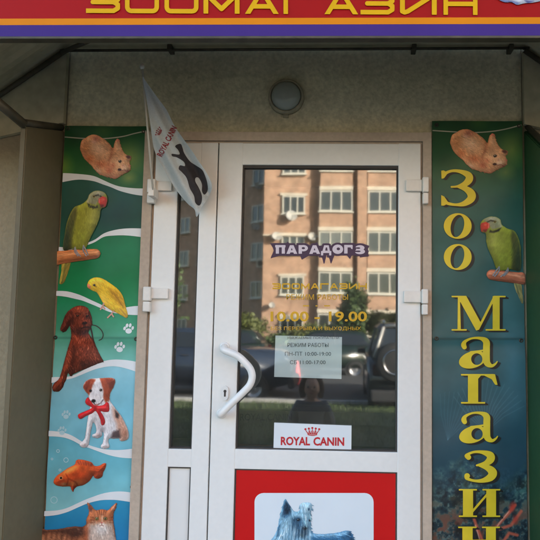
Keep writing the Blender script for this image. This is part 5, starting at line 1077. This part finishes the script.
# ---------------------------------------------------------------- cars
M_tyre = mat('tyre_rubber', (.02, .02, .02), .85); M_rim = mat('wheel_rim', (.45, .45, .46), .35, metal=.8); M_cglass = mat('car_glass', (.015, .018, .02), .05, spec=.8); M_tail = mat('tail_lamp', (.05, .004, .005), .2); M_hl = mat('head_lamp', (.6, .62, .64), .12); M_trim = mat('car_trim', (.025, .025, .026), .5); M_glint = mat('sun_glint', (.5, .47, .42), .45, metal=.2); M_chr = mat('chrome', (.6, .6, .6), .2, metal=1)  # the pale silver colour imitates sun glints on car edges
def car(name, label, loc, rz, prof, green, paint, Wd, axles, wr, hood_z, spare=False, rails=False):
    """prof: side outline of the lower body (x forward, z); green: side outline of the cabin"""
    t = thing(name, label, 'car', loc, None, rz); base = Matrix.Translation(Vector(loc)) @ Matrix.Rotation(rz, 4, 'Z')
    def done(mb, nm, m_, par=t, smooth=False):
        bmesh.ops.transform(mb.bm, matrix=base, verts=mb.bm.verts[:]); return mb.build(nm, m_, par, smooth)
    def loft(mb, pf, w0, w1f, bev):
        zs_ = [p[1] for p in pf]; zlo, zhi = min(zs_), max(zs_); k = lambda z: w0+(w1f-w0)*(z-zlo)/(zhi-zlo)
        A = [mb.bm.verts.new((x, -k(z)/2, z)) for x, z in pf]; B = [mb.bm.verts.new((x, k(z)/2, z)) for x, z in pf]; m_ = len(pf)
        mb.bm.faces.new(A); mb.bm.faces.new(B[::-1])
        for i in range(m_): mb.bm.faces.new((A[i], B[i], B[(i+1) % m_], A[(i+1) % m_]))
        bmesh.ops.bevel(mb.bm, geom=mb.bm.edges[:], offset=bev, segments=3, affect='EDGES', clamp_overlap=True)
        return k
    mb = MB(); loft(mb, prof, Wd, Wd*.97, .05)
    body = done(mb, 'body', paint, t, True)
    mb = MB(); k = loft(mb, green, Wd*.95, Wd*.74, .05); done(mb, 'cabin', paint, t, True)
    # side windows set proud of the cabin by a few millimetres
    zlo, zhi = min(p[1] for p in green), max(p[1] for p in green); cx = sum(p[0] for p in green)/len(green)
    ins = [(cx+(x-cx)*.87, zlo+.06+(z-zlo)*(zhi-zlo-.15)/(zhi-zlo)) for x, z in green]
    for s in (-1, 1):
        mb = MB(); A = [mb.bm.verts.new((x, s*(k(z)/2+.006), z)) for x, z in ins]; B = [mb.bm.verts.new((x, s*(k(z)/2-.02), z)) for x, z in ins]; mb.bm.faces.new(A); mb.bm.faces.new(B[::-1])
        for i in range(len(ins)): mb.bm.faces.new((A[i], A[(i+1) % len(ins)], B[(i+1) % len(ins)], B[i]))
        done(mb, 'side_window', M_cglass)
        mb = MB(); xm = cx-.05; mb.box(xm-.035, xm+.035, s*k((zlo+zhi)/2)/2-.02, s*k((zlo+zhi)/2)/2+.02, zlo+.05, zhi-.10) if 0 else mb.tube([(xm, s*(k(zlo+.05)/2+.002), zlo+.05), (xm, s*(k(zhi-.08)/2+.002), zhi-.08)], .03, 6); done(mb, 'door_pillar', M_trim)
        mb = MB(); xf = max(p[0] for p in green)-.35; y0 = s*(Wd/2-.02); mb.box(xf-.06, xf+.10, min(y0, y0+s*.20), max(y0, y0+s*.20), zlo+.02, zlo+.17, .03, 3); done(mb, 'wing_mirror', paint)
        for (dx) in (.35, -.65): mb = MB(); mb.box(cx+dx-.09, cx+dx+.09, min(s*Wd/2, s*(Wd/2+.02)), max(s*Wd/2, s*(Wd/2+.02)), zlo-.13, zlo-.10, .008); done(mb, 'door_handle', M_trim)
    # windscreen and rear window lie on the sloping ends
    ends = sorted(green, key=lambda p: p[0]); 
    def endglass(p0, p1, nm):
        (x0, z0), (x1, z1) = p0, p1; d = Vector((x1-x0, 0, z1-z0)); nrm = Vector((d.z, 0, -d.x)).normalized(); nrm = nrm if (nrm.x > 0) == ((x0+x1)/2 > cx) else -nrm
        mb = MB(); q = []
        for f_, in_ in ((.12, .90), (.88, .88)):
            p = Vector((x0, 0, z0))+d*f_; q.append((p, k(p.z)*in_/2))
        c8 = [q[0][0]+nrm*.006+Vector((0, -q[0][1], 0)), q[0][0]+nrm*.006+Vector((0, q[0][1], 0)), q[0][0]-nrm*.02+Vector((0, q[0][1], 0)), q[0][0]-nrm*.02+Vector((0, -q[0][1], 0)), q[1][0]+nrm*.006+Vector((0, -q[1][1], 0)), q[1][0]+nrm*.006+Vector((0, q[1][1], 0)), q[1][0]-nrm*.02+Vector((0, q[1][1], 0)), q[1][0]-nrm*.02+Vector((0, -q[1][1], 0))]
        mb.hexa([tuple(v) for v in c8]); done(mb, nm, M_cglass)
    endglass(green[0], green[1], 'rear_window'); endglass(green[-1], green[-2], 'windscreen')
    xr, xf = min(p[0] for p in prof), max(p[0] for p in prof); zt = [p[1] for p in prof]
    for s in (-1, 1):
        mb = MB(); mb.box(xr-.012, xr+.06, s*(Wd/2-.16)-.09, s*(Wd/2-.16)+.09, hood_z-.28, hood_z-.06, .015); done(mb, 'tail_light', M_tail)
        mb = MB(); mb.box(xf-.08, xf+.012, s*(Wd/2-.22)-.15, s*(Wd/2-.22)+.15, hood_z-.34, hood_z-.18, .03); done(mb, 'headlight', M_hl)
        for ax in axles:
            mb = MB(); y = s*(Wd/2-.11)
            mb.lathe([(wr*.62, -.11), (wr*.93, -.115), (wr, -.07), (wr, .07), (wr*.93, .115), (wr*.62, .11)], (ax, y, wr-.12), (0, 1, 0), 28); tw = done(mb, 'wheel', M_tyre)
            mb = MB(); mb.lathe([(0, -.03), (wr*.2, -.04), (wr*.3, -.015), (wr*.55, -.03), (wr*.63, -.095), (wr*.63, .02), (0, .02)], (ax, y, wr-.12), (0, -s*-1*-1, 0) if s > 0 else (0, 1, 0), 24); done(mb, 'rim', M_rim, tw)
            mb = MB(); mb.lathe([(wr*1.13, 0), (wr*1.13, .012), (wr*1.03, .012), (wr*1.03, 0)], (ax, s*(Wd/2-.006), wr-.12), (0, s, 0), 24); done(mb, 'wheel_arch', M_trim)
    for (xa, nm) in ((xr, 'rear_bumper'), (xf, 'front_bumper')):
        mb = MB(); mb.box(xa-.07, xa+.07, -Wd/2+.02, Wd/2-.02, .22, .46, .05, 3); done(mb, nm, M_trim)
    mb = MB(); mb.box(xr-.085, xr-.071, -.26, .26, .48, .60, .005); done(mb, 'number_plate', M_wfr)
    if spare:
        mb = MB(); mb.lathe([(0, 0), (wr*.5, -.01), (wr*.9, 0), (wr*1.0, .05), (wr*1.0, .18), (wr*.9, .22), (0, .22)], (xr-.02, -.42, hood_z-.0), (-1, 0, 0), 32); sw_ = done(mb, 'spare_wheel', M_tyre)
        mb = MB(); mb.lathe([(wr*.66, .2), (wr*.66, .235), (wr*.58, .235), (wr*.55, .21)], (xr-.02, -.42, hood_z-.0), (-1, 0, 0), 32); done(mb, 'cover_ring', M_chr, sw_)
    if spare:
        for s in (-1, 1):
            mb = MB(); mb.tube([(green[0][0]-.03, s*(k(green[0][1])/2-.06), green[0][1]+.08), (green[1][0]-.015, s*(k(green[1][1])/2-.06), green[1][1]-.05)], .03, 8); done(mb, 'pillar_glint', M_glint)  # added pale bars stand in for sun glints on the rear pillars
        mb = MB(); mb.tube([(green[1][0]-.015, -k(green[1][1])/2+.08, green[1][1]-.03), (green[1][0]-.015, k(green[1][1])/2-.08, green[1][1]-.03)], .035, 8); done(mb, 'roof_edge_glint', M_glint)  # added pale bar stands in for the sunlit rear edge of the roof
    if rails:
        for s in (-1, 1):
            mb = MB(); xs_ = [p[0] for p in green]; mb.tube([(min(xs_)+.35, s*Wd*.33, zhi-.01), (min(xs_)+.5, s*Wd*.33, zhi+.05), (max(xs_)-1.5, s*Wd*.33, zhi+.05), (max(xs_)-1.35, s*Wd*.33, zhi-.01)], .018, 8); done(mb, 'roof_rail', M_chr)
M_pblk = mat('car_paint_black', (.012, .014, .016), .18, spec=.7); M_pblu = mat('car_paint_blue', (.02, .03, .05), .2, spec=.7)
suv_p = [(-2.2, .30), (-2.25, .55), (-2.22, 1.02), (1.0, 1.04), (2.15, .98), (2.3, .75), (2.28, .35), (1.9, .26), (-1.9, .26)]
suv_g = [(-2.20, 1.0), (-2.05, 1.72), (-.1, 1.76), (.25, 1.70), (1.05, 1.02)]
DS = 12.2-2.6
xs_ = W(369.5, 360, DS).x
car('parked_car', 'black off-road car with a covered spare wheel on its back door', (xs_+.92, -DS-2.25, -.10), -math.pi/2, suv_p, suv_g, M_pblk, 1.84, (-1.4, 1.4), .38, 1.0, True, True)
sed_p = [(-2.2, .30), (-2.25, .6), (-2.15, 1.05), (-1.5, 1.12), (.95, 1.14), (2.0, 1.05), (2.24, .8), (2.2, .32), (1.9, .24), (-1.9, .24)]
sed_g = [(-2.0, 1.08), (-1.55, 1.55), (-.3, 1.58), (.1, 1.54), (.85, 1.10)]
car('parked_car', 'dark blue saloon car parked side-on left of the off-road car', (W(193, 360, 11.6).x, -11.6-1.0, -.10), 0, sed_p, sed_g, M_pblu, 1.76, (-1.35, 1.38), .32, .95)
hat_p = [(-2.0, .30), (-2.05, .6), (-1.98, .98), (-1.2, 1.0), (.9, 1.0), (1.8, .86), (2.02, .62), (2.0, .32), (1.7, .24), (-1.7, .24)]
hat_g = [(-1.95, .96), (-1.55, 1.46), (-.2, 1.52), (.2, 1.48), (1.1, .98)]
M_pgrn = mat('car_paint_green', (.012, .022, .018), .2, spec=.7)
car('parked_car', 'very dark green hatchback parked on the far side of the road', (W(318, 360, 18.2).x, -19.4, -.10), math.pi, hat_p, hat_g, M_pgrn, 1.7, (-1.25, 1.3), .31, .98)
car('parked_car', 'dark green hatchback parked far left on the far side of the road', (W(205, 360, 19).x, -20.2, -.10), math.pi, hat_p, hat_g, M_pgrn, 1.7, (-1.25, 1.3), .31, .98)
# traffic cone and concrete bollard
q = W(297, 380, 15); x, y = q.x, -15
t = thing('traffic_cone', 'red traffic cone standing on the road', 'traffic cone', (x, y, -.10))
M_cone = mat('cone_red', hexc(226, 60, 56), .5)
MB().lathe([(.14, 0), (.13, .04), (.03, .62), (.02, .64), (0, .64)], (x, y, -.07), (0, 0, 1), 24).build('cone', M_cone, t); MB().box(x-.18, x+.18, y-.18, y+.18, -.099, -.065, .01).build('foot', M_trim, t)
# ---------------------------------------------------------------- small person in front of the door, behind the camera
def skin(name, verts, edges, radii, m_, parent, sub_=2, root=0):
    me = bpy.data.meshes.new(name); me.from_pydata(verts, edges, []); o = bpy.data.objects.new(name, me); COL.objects.link(o)
    md = o.modifiers.new('s', 'SKIN'); ly = me.skin_vertices[0] if len(me.skin_vertices) else None
    for i_, r_ in enumerate(radii):
        r_ = r_ if isinstance(r_, tuple) else (r_, r_); me.skin_vertices[0].data[i_].radius = r_; me.skin_vertices[0].data[i_].use_root = (i_ == root)
    sb_ = o.modifiers.new('d', 'SUBSURF'); sb_.levels = sub_; sb_.render_levels = sub_
    bpy.context.view_layer.update(); dg = bpy.context.evaluated_depsgraph_get(); m2 = bpy.data.meshes.new_from_object(o.evaluated_get(dg)); m2.name = name
    bpy.data.objects.remove(o)
    for p in m2.polygons: p.use_smooth = True
    m2.materials.clear(); return link(name, m2, m_, parent)
M_skin = mat('skin', (.42, .26, .18), .5, noise=[(14, .08, 4)]); M_hair = mat('brown_hair', (.075, .045, .028), .55, noise=[(40, .35, 4)]); M_jack = mat('grey_jacket', (.085, .088, .095), .8, noise=[(9, .25, 5)], bump=(16, .8)); M_trou = mat('dark_trousers', (.03, .034, .045), .85, noise=[(10, .25, 4)]); M_shoe = mat('shoe_leather', (.02, .02, .02), .5)
PX_, PY_ = W(311, 400, 2.9).x, -2.93
def pb(l): return [(PX_+a_, PY_+b__, c_) for a_, b__, c_ in l]
chains_v, chains_e, chains_r = [], [], []
def add(vs, rs_, attach=None):
    i0 = len(chains_v); chains_v.extend(vs); chains_r.extend(rs_)
    for k_ in range(len(vs)-1): chains_e.append((i0+k_, i0+k_+1))
    if attach is not None: chains_e.append((attach, i0))
    return i0
add([(0, 0, .56), (0, 0, .68), (0, .004, .80), (0, 0, .89), (0, .002, .945), (0, .014, .990), (0, .016, 1.045), (0, .004, 1.105), (0, -.004, 1.145)], [(.095, .075), (.088, .07), (.10, .075), (.075, .055), .034, (.052, .058), (.070, .080), (.066, .074), (.036, .040)])
for s_ in (-1, 1):
    sh = add([(s_*.105, 0, .885), (s_*.150, -.005, .80), (s_*.165, 0, .70), (s_*.165, .03, .62), (s_*.162, .06, .545), (s_*.160, .075, .50)], [.042, .040, .034, .029, .022, (.024, .014)], 3)
    for q_, (dx, ln) in enumerate(((-.016, .040), (-.005, .048), (.006, .045), (.016, .036))): add([(s_*.160+dx, .083, .475), (s_*.160+dx*1.1, .090, .475-ln*.5), (s_*.160+dx*1.1, .088, .475-ln)], [.0075, .007, .006], sh+5)
    add([(s_*.140, .088, .49), (s_*.135, .100, .465)], [.0085, .007], sh+5)
    hp = add([(s_*.062, 0, .53), (s_*.068, .012, .30), (s_*.068, -.004, .07), (s_*.074, .07, .03)], [.070, .048, .034, (.030, .022)], 0)
    add([(s_*.075, 0, 1.045), (s_*.083, -.008, 1.055)], [(.010, .018), (.006, .016)], 6)
add([(0, .092, 1.045), (0, .106, 1.032)], [.010, .011], 6)
person = skin('person', pb(chains_v), chains_e, chains_r, M_skin, None)
tag(person, 'small person in a dark grey jacket with brown hair standing before the shop door', 'person')
skin('jacket', pb([(0, 0, .52), (0, 0, .62), (0, .002, .74), (0, .004, .83), (0, 0, .915), (-.115, -.002, .885), (-.158, -.004, .80), (-.174, 0, .70), (-.172, .035, .61), (-.168, .06, .555), (.115, -.002, .885), (.158, -.004, .80), (.174, 0, .70), (.172, .035, .61), (.168, .06, .555)]), [(0, 1), (1, 2), (2, 3), (3, 4), (3, 5), (5, 6), (6, 7), (7, 8), (8, 9), (3, 10), (10, 11), (11, 12), (12, 13), (13, 14)], [(.128, .10), (.122, .098), (.124, .10), (.122, .094), (.058, .056), .062, .058, .050, .044, .036, .062, .058, .050, .044, .036], M_jack, person)
skin('trousers', pb([(0, 0, .55), (-.066, 0, .50), (-.070, .012, .30), (-.070, 0, .09), (.066, 0, .50), (.070, .012, .30), (.070, 0, .09)]), [(0, 1), (1, 2), (2, 3), (0, 4), (4, 5), (5, 6)], [(.108, .09), .080, .062, .056, .080, .062, .056], M_trou, person)
for s_ in (-1, 1):
    skin('shoe', pb([(s_*.07, -.035, .035), (s_*.073, .03, .035), (s_*.077, .10, .026)]), [(0, 1), (1, 2)], [(.036, .034), (.036, .036), (.030, .024)], M_shoe, person)
    MB().lathe([(.0, -.009), (.007, -.006), (.009, 0), (.007, .006), (0, .009)], tuple(pb([(s_*.028, .087, 1.056)])[0]), (0, 1, 0), 12).build('eye', M_shoe, person)
skin('hair', pb([(0, -.012, 1.155), (0, -.045, 1.10), (0, -.060, 1.03), (0, -.055, .96), (-.070, .018, 1.10), (-.082, .010, 1.03), (-.078, .006, .95), (.070, .018, 1.10), (.082, .010, 1.03), (.078, .006, .95), (0, .058, 1.125)]), [(0, 1), (1, 2), (2, 3), (0, 4), (4, 5), (5, 6), (0, 7), (7, 8), (8, 9), (0, 10)], [(.050, .045), (.060, .05), (.058, .045), (.05, .03), (.026, .04), (.022, .038), (.018, .026), (.026, .04), (.022, .038), (.018, .026), (.035, .022)], M_hair, person)
M_lip = mat('lips', (.35, .12, .10), .5)
MB().lathe([(0, -.004), (.016, -.002), (.018, 0), (.016, .003), (0, .004)], tuple(pb([(0, .074, 1.005)])[0]), (0, .35, 1), 14).build('mouth', M_lip, person)
